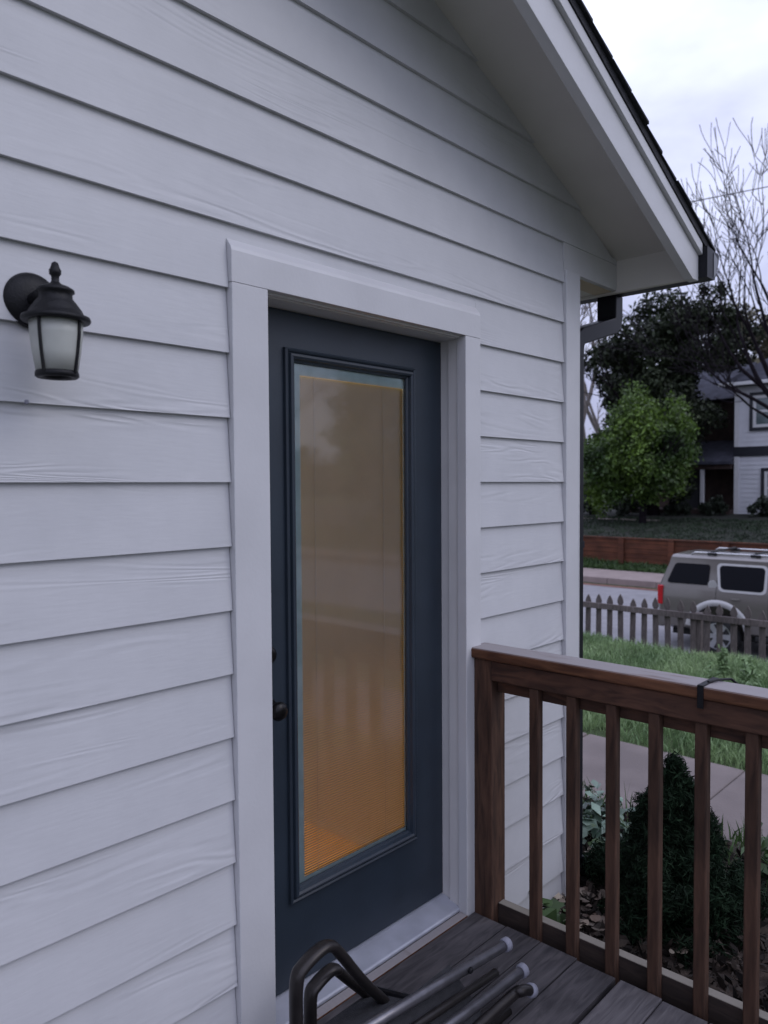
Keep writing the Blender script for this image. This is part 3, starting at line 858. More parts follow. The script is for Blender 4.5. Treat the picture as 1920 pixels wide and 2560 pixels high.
for sd_ in (-1, 1):
    side_panel("side_window", rrect(.17, .98, 1.345, 1.735, .36, 0, .05), MT['darkglass'], .010, side=sd_)
    side_panel("side_window", rrect(1.22, 1.98, 1.29, 1.735, -.14, 0, .07), MT['darkglass'], .014, side=sd_)
    side_panel("side_window", rrect(2.12, 3.15, 1.29, 1.735, 0, -.45, .07), MT['darkglass'], .014, side=sd_)
    side_panel("window_surround", rrect(1.175, 2.03, 1.245, 1.775, -.14, 0, .09), MT['suvtrim'], .010, side=sd_, zr=(1.29, 1.735))
    for Lw in (WR, WF):   # flare round each wheel arch, sky reflection put into its pale colour
        q = MB(); n = 20; vs = []
        for j in range(n + 1):
            a = R(8 + 164 * j / n)
            for rr_, ex in ((.495, -.03), (.495, .022), (.54, .030), (.60, .020), (.615, -.002)):
                vs.append((SX + sd_ * (.992 + ex), SY - Lw + rr_ * math.cos(a), SG + .47 + rr_ * math.sin(a)))
        q.add(vs, [(j * 5 + k, j * 5 + k + 1, (j + 1) * 5 + k + 1, (j + 1) * 5 + k) for j in range(n) for k in range(4)])
        q.build("wheel_flare", MT['suvtrim'], suv, smooth=True)
        wx = SX + sd_ * .86
        q = MB(); s_ = sd_
        prof = [(.25, -.12), (.33, -.125), (.375, -.10), (.388, -.05), (.388, .05), (.375, .10), (.33, .125), (.25, .11)]
        q.lathe(prof, (wx, SY - Lw, SG + .388), 0, 36)
        wh = q.build("wheel", MT['tyre'], suv, smooth=True)
        q = MB(); q.lathe([(.245, s_ * .112), (.252, s_ * .126), (.235, s_ * .128), (.225, s_ * .10), (.10, s_ * .095), (.09, s_ * .12), (.06, s_ * .128), (.01, s_ * .13)], (wx, SY - Lw, SG + .388), 0, 30)
        for j in range(6):
            a = j * math.pi / 3
            c_, sn_ = math.cos(a), math.sin(a)
            tq = (-sn_, c_)
            vs = []
            for rr_, hw in ((.07, .04), (.235, .055)):
                for sg in (-1, 1):
                    for xo in (.098, .125):
                        vs.append((wx + s_ * xo, SY - Lw + rr_ * c_ + sg * hw * tq[0], SG + .388 + rr_ * sn_ + sg * hw * tq[1]))
            q.add(vs, [(0, 1, 3, 2), (4, 6, 7, 5), (1, 5, 7, 3), (0, 2, 6, 4), (0, 4, 5, 1), (2, 3, 7, 6)])
        q.build("rim", MT['rim'], wh)
    q = MB(); q.box(SX + sd_ * .80 - .10, SX + sd_ * .80 + .165 * (1 if sd_ > 0 else .0) + (.10 if sd_ < 0 else 0), SY - .10, SY + .012, SG + .93, SG + 1.30)
    q = MB()
    xa = SX + sd_ * .80; xb = SX + sd_ * .965
    q.prism([(min(xa, xb), SY + .012), (max(xa, xb), SY + .012), (max(xa, xb) + (.025 if sd_ > 0 else 0), SY - .10), (min(xa, xb) - (.025 if sd_ < 0 else 0), SY - .10)], 2, SG + .90, SG + 1.28)
    q.build("tail_light", MT['redlens'], suv, bevel=.012)
    q = MB(); q.tube([(SX + sd_ * .66, SY - .55, SG + 1.90), (SX + sd_ * .66, SY - .62, SG + 1.945), (SX + sd_ * .66, SY - 2.7, SG + 1.945), (SX + sd_ * .66, SY - 2.8, SG + 1.89)], .017, 8); q.build("roof_rail", MT['chrome'], suv, smooth=True)
for l_ in (.95, 1.75):
    q = MB(); q.box(SX - .66, SX + .66, SY - l_ - .03, SY - l_ + .03, SG + 1.955, SG + 1.985); q.build("rack_bar", MT['tyre'], suv, bevel=.008)
    for sd_ in (-1, 1):
        q = MB(); q.box(SX + sd_ * .66 - .03, SX + sd_ * .66 + .03, SY - l_ - .09, SY - l_ + .09, SG + 1.90, SG + 1.955); q.build("rack_foot", MT['tyre'], suv, bevel=.01)
q = MB(); q.box(SX - .93, SX + .93, SY - .12, SY + .13, SG + .44, SG + .70); q.build("rear_bumper", MT['suv'], suv, bevel=.05, segs=3)
q = MB(); q.box(SX - .90, SX + .90, SY - .1, SY + .145, SG + .70, SG + .725); q.build("bumper_step", MT['tyre'], suv, bevel=.01)
q = MB(); q.prism([(SY + .012 - .05, SG + 1.33), (SY + .02 - .19, SG + 1.72), (SY - .21, SG + 1.72), (SY - .07, SG + 1.33)], 0, SX - .72, SX + .72); q.build("rear_window", MT['darkglass'], suv)
q = MB(); q.lathe([(.085, .0), (.085, -.006), (.078, -.008)], (side_x(1.36, -1, .003), SY - 1.06, SG + 1.36), 0, 24); q.build("fuel_cap", MT['suvtrim'], suv, smooth=False)
for l_ in (1.13, 2.07, 3.2):
    q = MB()
    zz = [.99, 1.10, 1.18, 1.31, 1.5, 1.72] if l_ < 2 else [.55, .75, .98, 1.18, 1.31, 1.5, 1.72]
    vs = []
    for z_ in zz:
        vs += [(side_x(z_, -1, .0022), SY - l_, SG + z_), (side_x(z_, -1, .0022), SY - l_ - .009, SG + z_)]
    q.add(vs, [(2 * i, 2 * i + 1, 2 * i + 3, 2 * i + 2) for i in range(len(zz) - 1)]); q.build("door_seam", MT['tyre'], suv)
for l_ in (1.42, 2.3):
    q = MB(); q.box(side_x(1.12, -1, .03), side_x(1.12, -1, .0), SY - l_ - .16, SY - l_, SG + 1.10, SG + 1.135); q.build("door_handle", MT['suv'], suv, bevel=.008)
q = MB(); q.box(SX - .999, SX + .999, SY - 3.75, SY - 1.85, SG + .38, SG + .47); q.build("running_board", MT['tyre'], suv, bevel=.02)
q = MB(); q.box(SX - .7, SX + .7, SY - 5.0, SY - .2, SG + .30, SG + .46); q.build("underbody", MT['tyre'], suv)
q = MB(); q.prism([(SY - 3.52, SG + 1.80), (SY - 4.12, SG + 1.345), (SY - 4.14, SG + 1.355), (SY - 3.54, SG + 1.82)], 0, SX - .68, SX + .68); q.build("windscreen", MT['darkglass'], suv)
for sd_ in (-1, 1):
    q = MB(); q.box(SX + sd_ * .68 - .16, SX + sd_ * .68 + .16, SY - 5.46, SY - 5.3, SG + .80, SG + 1.0); q.build("headlight", MT['chrome'], suv, bevel=.02)
q = MB(); q.box(SX - .92, SX + .92, SY - 5.52, SY - 5.3, SG + .42, SG + .70); q.build("front_bumper", MT['suv'], suv, bevel=.05)

# ------------------------------------------------------------------ cedar board fence across the street
of = thing("board_fence", (25.5, 8, -2.78), "low reddish cedar board fence holding back the lawn across the street", "fence")
q = MB(); ro_ = random.Random(2)
for i in range(5):
    z0 = -2.76 + i * .168
    q.box(25.46 + ro_.uniform(-.006, .006), 25.50, -14, 22, z0, z0 + .16)
q.build("boards", MT['orange'], of, bevel=.006)
q = MB(); q.box(25.40, 25.56, -14, 22, -1.915, -1.88); q.build("cap_board", MT['orange'], of, bevel=.005)
yy = 21.2
while yy > -14:
    q = MB(); q.box(25.37, 25.455, yy - .10, yy + .10, -2.85, -1.918); q.build("post", MT['orange'], of, bevel=.005)
    yy -= 1.78

# ------------------------------------------------------------------ neighbour's house
HX = 36.0; HY = 10.2
nh = thing("neighbour_house", (HX, 6, -1.4), "white two-storey house with dark roof and window frames across the street", "house")
q = MB()
for k in range(0, 29):
    z0 = -1.45 + k * .205
    if 1.15 < z0 < 1.62: pass
    q.add([(HX - .02, HY, z0), (HX - .02, .6, z0), (HX - .004, .6, z0 + .21), (HX - .004, HY, z0 + .21), (HX + .02, HY, z0), (HX + .02, .6, z0)], [(0, 1, 2, 3), (0, 4, 5, 1)])
q.box(HX + .02, HX + 8, .6, HY, -1.5, 4.45)
q.build("wall", MT['hsiding'], nh)
q = MB(); q.box(HX - .07, HX - .021, .5, HY + .05, 1.20, 1.62); q.build("belt_band", MT['hdark'], nh)
q = MB(); q.box(HX - .06, HX - .0215, HY - .16, HY + .03, -1.45, 1.19); q.box(HX - .06, HX - .0215, HY - .16, HY + .03, 1.63, 4.4); q.build("corner_board", MT['hwhite'], nh)


def nwin(y0, y1, z0, z1):
    w_ = MB(); w_.box(HX - .10, HX - .0212, y0 - .14, y1 + .14, z0 - .14, z0); w_.box(HX - .10, HX - .0212, y0 - .14, y1 + .14, z1, z1 + .14)
    w_.box(HX - .10, HX - .0212, y0 - .14, y0, z0, z1); w_.box(HX - .10, HX - .0212, y1, y1 + .14, z0, z1)
    fr = w_.build("window", MT['hdark'], nh)
    w_ = MB()
    for a, b, c_, d_ in ((y0, y0 + .13, z0, z1), (y1 - .13, y1, z0, z1), (y0 + .13, y1 - .13, z0, z0 + .13), (y0 + .13, y1 - .13, z1 - .13, z1), (y0 + .13, y1 - .13, (z0 + z1) / 2 - .05, (z0 + z1) / 2 + .05)):
        w_.box(HX - .08, HX - .0214, a, b, c_, d_)
    w_.build("sash", MT['hwhite'], fr)
    w_ = MB(); w_.box(HX - .05, HX - .0216, y0 + .1, y1 - .1, z0 + .1, z1 - .1); w_.build("pane", MT['hglass'], fr)


nwin(7.9, 9.45, 2.45, 3.85); nwin(4.2, 5.7, 2.45, 3.85)
nwin(7.3, 8.95, -.95, .52); nwin(3.6, 5.2, -.95, .52)
q = MB(); ez = 4.42
ex0, ex1, ey0, ey1 = HX - .55, HX + 8.5, .1, HY + .5
rz = ez + 3.2; rx = (ex0 + ex1) / 2
q.add([(ex0, ey0, ez), (ex1, ey0, ez), (ex1, ey1, ez), (ex0, ey1, ez), (rx, ey0 + 4, rz), (rx, ey1 - 4, rz), (ex0, ey0, ez - .12), (ex1, ey0, ez - .12), (ex1, ey1, ez - .12), (ex0, ey1, ez - .12)],
      [(3, 0, 4, 5), (1, 2, 5, 4), (0, 1, 4), (2, 3, 5), (6, 9, 8, 7), (0, 3, 9, 6), (3, 2, 8, 9), (2, 1, 7, 8), (1, 0, 6, 7)])
q.build("roof", MT['hroof'], nh)
q = MB(); q.box(ex0 - .12, ex0 - .002, ey0, ey1 + .05, ez - .13, ez + .02); q.build("gutter", MT['hwhite'], nh, bevel=.02)
# porch wing
q = MB(); q.box(HX + 2.2, HX + 7, HY + .02, HY + 5.2, -1.5, 3.9); q.build("wing_wall", MT['hbrick'], nh)
q = MB(); q.prism([(HX + 1.6, 4.0), (HX + 7.5, 4.0), (HX + 4.6, 6.0)], 1, HY + .55, HY + 5.5); q.build("wing_roof", MT['hroof'], nh)
q = MB(); q.add([(HX - .5, HY + .05, .98), (HX - .5, HY + 5, .98), (HX + 2.3, HY + 5, 2.1), (HX + 2.3, HY + .05, 2.1), (HX - .5, HY + .05, .86), (HX - .5, HY + 5, .86), (HX + 2.3, HY + 5, .86), (HX + 2.3, HY + .05, .86)],
      [(0, 1, 2, 3), (4, 7, 6, 5), (0, 4, 5, 1), (1, 5, 6, 2), (0, 3, 7, 4)]); q.build("porch_roof", MT['hroof'], nh)
q = MB(); q.box(HX - .35, HX - .2, HY + .06, HY + 4.9, .64, .858); q.build("porch_beam", MT['hbrick'], nh)
for yy in (11.55, 12.86, 14.9):
    q = MB(); q.box(HX - .34, HX - .20, yy - .08, yy + .08, -1.2, .638); q.box(HX - .37, HX - .17, yy - .11, yy + .11, -1.2, -1.05); q.build("porch_post", MT['hwhite'], nh, bevel=.01)
q = MB(); q.box(HX - .5, HX + 2.2, HY + .05, HY + 5, -1.5, -1.2); q.build("porch_floor", MT['hbrick'], nh)
q = MB(); q.box(HX + 2.12, HX + 2.2, 12.6, 13.6, -1.2, .75); q.build("front_door", MT['hdark'], nh)

# ------------------------------------------------------------------ foliage
def leaves(n, clumps, size, seed, sig=.45, aspect=1.8, flatten=0, rootpt=None):
    """clumps: (x,y,z,r). returns verts, faces of n leaf quads scattered through the clumps"""
    rng = np.random.default_rng(seed)
    cl = np.array(clumps, float)
    wts = cl[:, 3] ** 2.2; wts /= wts.sum()
    idx = rng.choice(len(cl), n, p=wts)
    dirs = rng.normal(size=(n, 3)); dirs /= np.linalg.norm(dirs, axis=1)[:, None]
    rad = rng.random(n) ** (1 / 2.2)
    C = cl[idx, :3] + dirs * (rad * cl[idx, 3])[:, None] + rng.normal(size=(n, 3)) * (sig * size)
    nrm = dirs * .6 + rng.normal(size=(n, 3)) * .6 + np.array([0, 0, flatten])
    nrm /= np.linalg.norm(nrm, axis=1)[:, None]
    ref = rng.normal(size=(n, 3))
    u = np.cross(nrm, ref); u /= np.linalg.norm(u, axis=1)[:, None] + 1e-9
    w = np.cross(nrm, u)
    s = size * rng.uniform(.55, 1.3, n)[:, None]
    a = u * s * .5 * aspect; b = w * s * .5
    fold = nrm * s * .12
    V = np.stack([C - a, C - a * .1 + b + fold, C + a, C - a * .1 - b + fold], 1).reshape(-1, 3)
    Fc = np.arange(4 * n).reshape(-1, 4)
    return V, Fc


def leaf_obj(name, V, Fc, m, parent=None, origin=(0, 0, 0)):
    o_ = np.array(ORG[parent.name] if parent is not None else origin)
    me = bpy.data.meshes.new(name)
    n = len(Fc)
    me.vertices.add(len(V)); me.vertices.foreach_set("co", (V - o_).astype(np.float32).ravel())
    k = Fc.shape[1]
    me.loops.add(n * k); me.loops.foreach_set("vertex_index", Fc.astype(np.int32).ravel())
    me.polygons.add(n)
    me.polygons.foreach_set("loop_start", np.arange(0, n * k, k, dtype=np.int32))
    me.polygons.foreach_set("loop_total", np.full(n, k, dtype=np.int32))
    me.update(calc_edges=True); me.validate()
    me.materials.append(m)
    ob = bpy.data.objects.new(name, me); COL.objects.link(ob)
    ORG[ob.name] = Vector(o_)
    if parent is not None: ob.parent = parent
    else: ob.location = origin
    return ob


def crown_clumps(c, r, n, seed, rmin=.16, rmax=.34, shell=.55, low=-1):
    rr = random.Random(seed); out = []
    while len(out) < n:
        d_ = Vector((rr.gauss(0, 1), rr.gauss(0, 1), rr.gauss(0, 1))).normalized()
        if d_.z < low: continue
        t = rr.uniform(shell, .92)
        k = rr.uniform(rmin, rmax) * min(r)
        out.append((c[0] + d_.x * r[0] * t, c[1] + d_.y * r[1] * t, c[2] + d_.z * r[2] * t, k))
    return out


def branch_tree(mb, base, height, seed, lean=(0, 0), levels=5, r0=.18, spread=.5, minr=.010, first=.35, nseg=4, kids=(2, 3), up_=.12, side=.4, rat=(.62, .88)):
    rr = random.Random(seed)

    def grow(p, d_, ln, r_, lev):
        pts = [p]; q_ = p.copy(); dd = d_.copy()
        for s_ in range(nseg):
            dd = (dd + Vector((rr.gauss(0, .10), rr.gauss(0, .10), rr.gauss(0, .06) + up_ * .35))).normalized()
            q_ = q_ + dd * (ln / nseg); pts.append(q_.copy())
        r1 = max(r_ * (.62 if lev else .7), minr)
        rads = [max(r_ + (r1 - r_) * i / nseg, minr * .8) for i in range(nseg + 1)]
        mb.tube(pts, rads, 6 if r_ > .05 else 3, cap=False)
        if lev >= levels: return
        nk = rr.randint(*kids)
        for k in range(nk):
            ang = rr.uniform(.35, 1.0) * spread * (1.15 if k else .55)
            ax = Vector((rr.gauss(0, 1), rr.gauss(0, 1), rr.gauss(0, 1))).cross(dd).normalized()
            nd = (Matrix.Rotation(ang, 3, ax) @ dd).normalized()
            grow(q_, nd, ln * rr.uniform(*rat), r1 * (.9 if k == 0 else rr.uniform(.55, .75)), lev + 1)
        # side shoots
        for s_ in range(1, nseg):
            if lev > 0 and rr.random() < side:
                ax = Vector((rr.gauss(0, 1), rr.gauss(0, 1), rr.gauss(0, 1))).cross(dd).normalized()
                nd = (Matrix.Rotation(rr.uniform(.4, .9), 3, ax) @ dd).normalized()
                grow(pts[s_], nd, ln * rr.uniform(.35, .6), max(rads[s_] * .4, minr), max(lev + 2, levels - 1))

    grow(Vector(base), Vector((lean[0], lean[1], 1)).normalized(), height * first, r0, 0)


# grass
def grass(name, n, region, hmin, hmax, wid, seed, m, label, cat, zfun, dens=None):
    rng = np.random.default_rng(seed)
    x0, x1, y0, y1 = region
    X = rng.uniform(x0, x1, n); Y = rng.uniform(y0, y1, n)
    if dens is not None:
        keep = dens(X, Y, rng); X = X[keep]; Y = Y[keep]; n = len(X)
    xp = np.array([p[0] for p in PROF]); zp = np.array([p[1] for p in PROF])
    Z = np.interp(X, xp, zp) - .01
    cl = .5 + .5 * np.sin(X * 3.1 + 1.7 * np.sin(Y * 2.3)) * np.sin(Y * 3.7 + 1.3 * np.sin(X * 1.9))
    H = rng.uniform(hmin, hmax, n) * (.6 + .8 * cl)
    an = rng.uniform(0, 2 * np.pi, n); ln = rng.uniform(.1, .75, n) * H
    la = rng.uniform(0, 2 * np.pi, n)
    w = wid * rng.uniform(.6, 1.4, n)
    ux, uy = np.cos(an) * w / 2, np.sin(an) * w / 2
    tx, ty = np.cos(la) * ln, np.sin(la) * ln
    P0 = np.stack([X - ux, Y - uy, Z], 1); P1 = np.stack([X + ux, Y + uy, Z], 1)
    M1 = np.stack([X + ux * .8 + tx * .35, Y + uy * .8 + ty * .35, Z + H * .6], 1); M0 = np.stack([X - ux * .8 + tx * .35, Y - uy * .8 + ty * .35, Z + H * .6], 1)
    T = np.stack([X + tx, Y + ty, Z + H], 1)
    T2 = T + np.stack([ux * .15, uy * .15, 0 * Z], 1)
    V = np.concatenate([np.stack([P0, P1, M1, M0], 1).reshape(-1, 3), np.stack([M0, M1, T2, T], 1).reshape(-1, 3)])
    Fc = np.arange(len(V)).reshape(-1, 4)
    o = leaf_obj(name, V, Fc, m, origin=((x0 + x1) / 2, (y0 + y1) / 2, -2.05))
    return tag(o, label, cat, kind="stuff")


def lawn_dens(X, Y, rng):
    edge_ = 5.62 + .06 * np.sin(Y * 2.1) + .05 * np.sin(Y * 5.3 + 1)
    a = np.clip((X - edge_) / .12, 0, 1)
    patch = np.where((np.sin(X * 1.3 + Y * .9) * np.sin(Y * 1.7 - X * .6) < -.55), .35, 1)
    return rng.random(len(X)) < a * patch


grass("lawn_grass", 125000, (5.5, 10.6, -2.2, 6.0), .05, .13, .011, 1, MT['grass'], "bright green tufted lawn between the path and picket fence", "grass", None, lawn_dens)
grass("verge_grass", 14000, (24.8, 25.44, -2, 16), .06, .20, .03, 2, MT['weed'], "dark grass strip between the sidewalk and cedar fence", "grass", None)
grass("far_lawn_grass", 36000, (25.7, 33, -2, 18), .05, .12, .04, 3, MT['fargrass_shade'], "lawn with tree shade in its dark colour in front of the neighbouring white house", "grass", None)


def border_dens(X, Y, rng):
    return rng.random(len(X)) < np.where((np.sin(X * 4 + Y * 2.2) * np.sin(Y * 3.1) > .1), .9, .12)


grass("border_weeds", 5000, (3.7, 4.52, -2.0, 2.0), .05, .16, .010, 7, MT['weed'], "scruffy weeds along the near edge of the path", "weeds", None, border_dens)

# weeds standing in the lawn
for i, (x, y, h) in enumerate(((7.4, .95, .34), (7.5, .62, .40), (7.9, .80, .30), (8.3, 1.15, .30), (7.0, .45, .30))):
    lab = ["tall leafy weed in the lawn just above the planter bracket", "tallest leafy weed in the lawn at the right picture edge", "short leafy weed between two taller ones in the lawn", "leafy weed in the lawn nearest the picket fence", "leafy weed in the lawn nearest the path"][i]
    t = thing("weed_plant", (x, y, gz(x)), lab, "weed", "tall weeds in the lawn")
    q = MB(); q.tube([(x, y, gz(x) - .02), (x + .01, y, gz(x) + h * .5), (x, y + .015, gz(x) + h)], [.006, .005, .003], 5); q.build("stem", MT['weed'], t)
    V, Fc = leaves(150, [(x, y, gz(x) + h * k / 5, .065 - .008 * k) for k in range(1, 6)], .032, 40 + i, aspect=2.6)
    leaf_obj("leaves", V, Fc, MT['grass'], t)

# leaf litter on the mulch
rng = np.random.default_rng(9)
n = 1100
X = rng.uniform(2.5, 3.9, n); Y = rng.uniform(-.6, .5, n)
kp = rng.random(n) < np.where(np.sin(X * 7 + Y * 4) * np.cos(Y * 6) > -.2, .9, .25) * np.where((Y > -.32) & (X < 3.5), 1, .12)
X = X[kp]; Y = Y[kp]; n = len(X)
Z = np.interp(X, [p[0] for p in PROF], [p[1] for p in PROF]) + .045 + rng.uniform(0, .03, n)
C = np.stack([X, Y, Z], 1)
nrm = np.array([0, 0, 1.]) + rng.normal(size=(n, 3)) * .35; nrm /= np.linalg.norm(nrm, axis=1)[:, None]
u = np.cross(nrm, rng.normal(size=(n, 3))); u /= np.linalg.norm(u, axis=1)[:, None]; w = np.cross(nrm, u)
s = rng.uniform(.012, .034, n)[:, None]
pts = [C + u * s * .9 * math.cos(a) + w * s * .7 * math.sin(a) + nrm * s * .15 * math.cos(2 * a) for a in np.linspace(0, 2 * np.pi, 9)[:-1]]
V = np.stack(pts, 1).reshape(-1, 3); Fc = np.arange(len(V)).reshape(-1, 8)
tag(leaf_obj("leaf_litter", V, Fc, MT['litter'], origin=(3.2, 0, -1.85)), "pale dry leaves scattered on dark mulch beside the house corner", "fallen leaves", kind="stuff")

n = 9000
X = rng.uniform(2.45, 4.3, n); Y = rng.uniform(-1.9, .9, n)
Z = np.interp(X, [p[0] for p in PROF], [p[1] for p in PROF]) + .02 + rng.uniform(0, .035, n)
V, Fc = leaves(n, [(0, 0, 0, .01)], .028, 15, aspect=2.4)
V = (V.reshape(-1, 4, 3) + np.stack([X, Y, Z], 1)[:, None, :]).reshape(-1, 3)
tag(leaf_obj("mulch_chips", V, Fc, MT['chips'], origin=(3.2, 0, -1.85)), "dark bark chips covering the bed between the deck and the path", "mulch", kind="stuff")

# pale-leaved plant by the downspout, and low green plants
for i, (x, y, h, r_, n_, m_, lab) in enumerate(((3.75, .27, .30, .20, 190, 'palelf', "low plant with pale variegated leaves near the downspout foot"),
                                            (3.55, .0, .16, .16, 130, 'weed', "small green plant at the edge of the dry leaves"),
                                            (4.0, -.62, .26, .20, 240, 'weed', "leafy green plant right of the dark conical shrub"),
                                            (2.68, -.10, .10, .10, 70, 'weed', "small weedy tuft behind the railing at the wall foot"))):
    t = thing("garden_plant", (x, y, gz(x)), lab, "plant")
    V, Fc = leaves(n_, [(x, y, gz(x) + h * .55, r_), (x + r_ * .5, y + r_ * .3, gz(x) + h * .4, r_ * .6), (x - r_ * .4, y - r_ * .4, gz(x) + h * .45, r_ * .6)], .045, 60 + i, aspect=1.7, flatten=1.2)
    leaf_obj("leaves", V, Fc, MT[m_], t)
    q = MB()
    for k in range(7):
        a = k * .9; q.tube([(x, y, gz(x) - .02), (x + math.cos(a) * r_ * .4, y + math.sin(a) * r_ * .4, gz(x) + h * .5), (x + math.cos(a) * r_ * .8, y + math.sin(a) * r_ * .8, gz(x) + h * .75)], .004, 5)
    q.build("stems", MT['weed'], t)

# arborvitae behind the rail
ax_, ay_ = 3.33, -.345
ab = thing("conical_shrub", (ax_, ay_, gz(ax_)), "dark green conical evergreen shrub behind the deck railing", "shrub")
rr = random.Random(21)
cl_ = []
zb = gz(ax_)
HT = .645
for k in range(190):
    t = rr.random() ** 1.2
    rad = (.43 * (1 - t) ** 1.05) * rr.uniform(.4, 1)
    a = rr.uniform(0, 6.283)
    cl_.append((ax_ + math.cos(a) * rad, ay_ + math.sin(a) * rad, zb + .02 + t * HT, .035 + .045 * (1 - t)))
for k in range(70):
    t = rr.random(); a = rr.uniform(0, 6.283); rad = .30 * rr.random() ** .5 * (1 - .6 * t)
    cl_.append((ax_ - .26 + math.cos(a) * rad, ay_ - .12 + math.sin(a) * rad, zb + .02 + t * .30, .06))
V, Fc = leaves(75000, cl_, .0065, 22, aspect=6.5)
leaf_obj("crown", V, Fc, MT['arbor'], ab)
q = MB(); q.tube([(ax_, ay_, zb - .03), (ax_, ay_, zb + HT * .9)], [.03, .008], 8); q.build("trunk", MT['bark'], ab)

# trees across the street
gx, gy = 30.2, 11.9
gtree = thing("leafy_tree", (gx, gy, gz(gx)), "bright green rounded tree on the lawn left of the white house", "tree")
cl_ = []
for cx_, cy_, cz_, ra, rb, n_, sd2 in ((gx - .4, gy + 1.1, .7, 1.8, 1.7, 46, 31), (gx - .6, gy + .2, 2.6, 1.0, .8, 16, 39), (gx, gy - .7, 1.1, 1.75, 1.8, 46, 34), (gx + .2, gy + .2, 2.3, 1.75, 1.75, 44, 35), (gx - .2, gy - 1.6, 1.5, .95, .95, 18, 36), (gx, gy + 2.0, -.1, 1.2, 1.2, 20, 37), (gx + .3, gy - .9, 3.0, 1.0, 1.0, 14, 38)):
    cl_ += crown_clumps((cx_, cy_, cz_), (ra, ra, rb), n_, sd2, .12, .34, .35)
V, Fc = leaves(36000, cl_, .095, 32, sig=1.4, aspect=1.7)
leaf_obj("crown", V, Fc, MT['maple'], gtree)
q = MB(); branch_tree(q, (gx, gy, gz(gx) - .05), 4.2, 33, levels=3, r0=.16, spread=.7, first=.36); q.build("trunk", MT['bark'], gtree, smooth=True)

mg = thing("magnolia_tree", (34.5, 13.2, gz(34.5)), "tall dark evergreen tree rising behind the bright green tree", "tree")
cl_ = crown_clumps((34.5, 13.4, 3.9), (3.0, 3.3, 5.2), 130, 41, .15, .30, .4) + crown_clumps((35.6, 11.2, 7.0), (2.0, 2.0, 2.3), 40, 42, .2, .36, .4)
V, Fc = leaves(52000, cl_, .115, 43, aspect=2)
leaf_obj("crown", V, Fc, MT['magnolia'], mg)
q = MB(); branch_tree(q, (34.5, 13.3, gz(34.5) - .05), 9.5, 44, levels=4, r0=.3, spread=.55, first=.3); q.build("trunk", MT['bark'], mg, smooth=True)

bt = thing("bare_tree", (29.6, 6.25, gz(29.6)), "tall leafless tree with fine dark twigs against the sky", "tree")
q = MB()
q.tube([(29.6, 6.25, gz(29.6) - .05), (29.6, 6.3, .5), (29.5, 6.38, 2.6)], [.26, .20, .18], 8, cap=False)
for k, (lf, dp, h_, s_, rr0, dz) in enumerate(((.95, .1, 7.4, 51, .10, 0), (.55, -.15, 8.4, 52, .11, .1), (.12, .1, 9.0, 53, .11, .2), (1.35, 0, 6.2, 54, .08, -.3), (.72, .3, 7.8, 55, .09, .05), (1.9, -.1, 4.6, 58, .065, -.5), (.32, 0, 8.8, 60, .10, .3))):
    branch_tree(q, (29.5, 6.38, 2.5 + dz), h_, s_, lean=(-.68 * lf + .73 * dp, .73 * lf + .68 * dp), levels=5, r0=rr0, spread=.46, minr=.0125, first=.28, kids=(2, 2), up_=.14, side=.50, rat=(.70, .92))
q.build("branches", MT['bark'], bt, smooth=True, fixn=False)

for i, (x, y, h_, s_, lab) in enumerate(((46, 22.8, 19, 61, "grey leafless tree far behind the downspout elbow, tallest of the group"), (50, 27.0, 16, 62, "grey leafless tree low behind the house corner board"), (52, 24.0, 17, 63, "grey leafless tree farthest back, between two nearer grey trees"))):
    t = thing("bare_tree", (x, y, gz(x)), lab, "tree", "leafless trees in the distance")
    q = MB(); branch_tree(q, (x, y, gz(x) - .1), h_, s_, levels=6, r0=.3, spread=.6, minr=.03, first=.28, kids=(2, 3)); q.build("branches", MT['greybark'], t, fixn=False)

ot = thing("olive_tree", (50, 12.5, gz(50)), "hazy olive tree in new leaf behind the white house", "tree")
V, Fc = leaves(9000, crown_clumps((50, 12.5, 6.6), (4.5, 4.5, 4.2), 70, 71, .16, .32, .3), .22, 72)
leaf_obj("crown", V, Fc, MT['olive'], ot)
q = MB(); branch_tree(q, (50, 12.5, gz(50)), 9, 73, levels=3, r0=.3, first=.4); q.build("trunk", MT['bark'], ot)

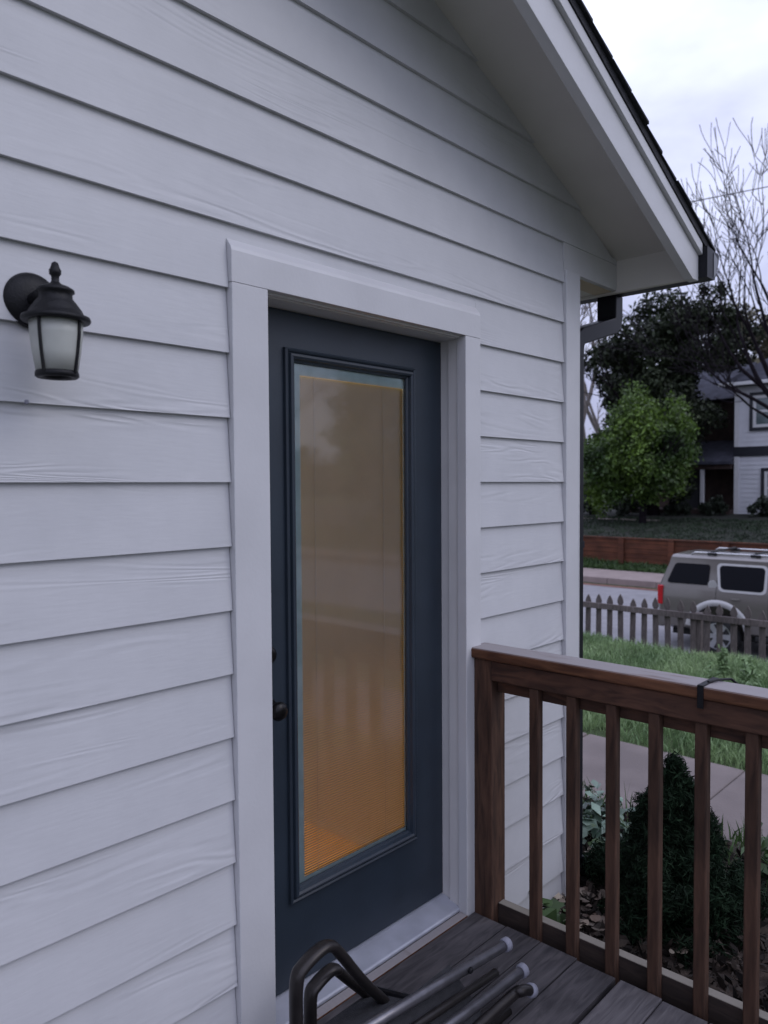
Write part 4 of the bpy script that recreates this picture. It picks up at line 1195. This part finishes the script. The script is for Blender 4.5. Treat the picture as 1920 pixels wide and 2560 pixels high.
for i, (x, y, r_, h_, lab) in enumerate(((34.6, 12.2, .7, .6, "dark round bush in front of the porch"), (34.9, 10.75, .6, .75, "small dark bush at the white wall's left corner"), (34.8, 8.6, .8, .85, "dark spreading bush beneath the lower white window"), (34.4, 7.2, .8, .9, "dark bush at the right edge under the white house"), (33.6, 14.4, .9, 1.0, "dark bush beneath the bright green tree"), (33.9, 16.2, 1.0, 1.2, "dark bush farthest left at the lawn's back"))):
    t = thing("garden_bush", (x, y, gz(x)), lab, "bush", "bushes along the neighbouring house")
    V, Fc = leaves(2600, crown_clumps((x, y, gz(x) + h_ * .5), (r_, r_, h_ * .6), 24, 80 + i, .25, .45, .3), .07, 90 + i)
    leaf_obj("crown", V, Fc, MT['shrub'], t)
    q = MB(); q.tube([(x, y, gz(x) - .03), (x, y, gz(x) + h_ * .6)], [.05, .02], 6); q.build("stem", MT['bark'], t)

# trees on the near side of the street: what the glass of the door reflects
for i, (x, y, zc_, r_, m_, lab) in enumerate(((25.6, -21.6, 2.2, (2.7, 2.7, 4.8), 'maple', "leafy tree across the yard mirrored in the door glass"), (38.5, -26.5, 3.4, (5, 5, 6), 'magnolia', "dark evergreen across the yard mirrored in the door glass"))):
    t = thing("yard_tree", (x, y, gz(x)), lab, "tree")
    V, Fc = leaves(9000, crown_clumps((x, y, zc_), r_, 90, 100 + i, .16, .3, .35), .2, 110 + i)
    leaf_obj("crown", V, Fc, MT[m_], t)
    q = MB(); branch_tree(q, (x, y, gz(x)), 7, 120 + i, levels=3, r0=.3, first=.4); q.build("trunk", MT['bark'], t)
t = thing("bare_tree", (16.5, -19, gz(16.5)), "leafless tree across the yard mirrored in the door glass", "tree")
q = MB(); branch_tree(q, (18, -22, -3.3), 12, 131, levels=5, r0=.22, spread=.6, minr=.02, first=.3); q.build("branches", MT['bark'], t, fixn=False)

# far wood closing the horizon
cl_ = []
rr = random.Random(77)
for k in range(150):
    a = R(rr.uniform(-120, 62)); D = rr.uniform(75, 105)
    cl_.append((D * math.cos(a), D * math.sin(a), rr.uniform(-1, 2.0), rr.uniform(2.5, 4.2)))
V, Fc = leaves(26000, cl_, .8, 78)
tag(leaf_obj("distant_woods", V, Fc, MT['woods'], origin=(90, 0, 0)), "dim line of distant trees along the horizon", "woods", kind="stuff")

# overhead cable
q = MB(); q.tube([(20.0, 12.0, 7.35), (22.3, 7.0, 8.05), (23.9, 5.37, 8.5), (27, 1, 9.6)], .014, 5)
tag(q.build("overhead_cable", MT['wire'], origin=(22, 8, 8)), "thin overhead cable crossing behind the leafless tree", "cable")
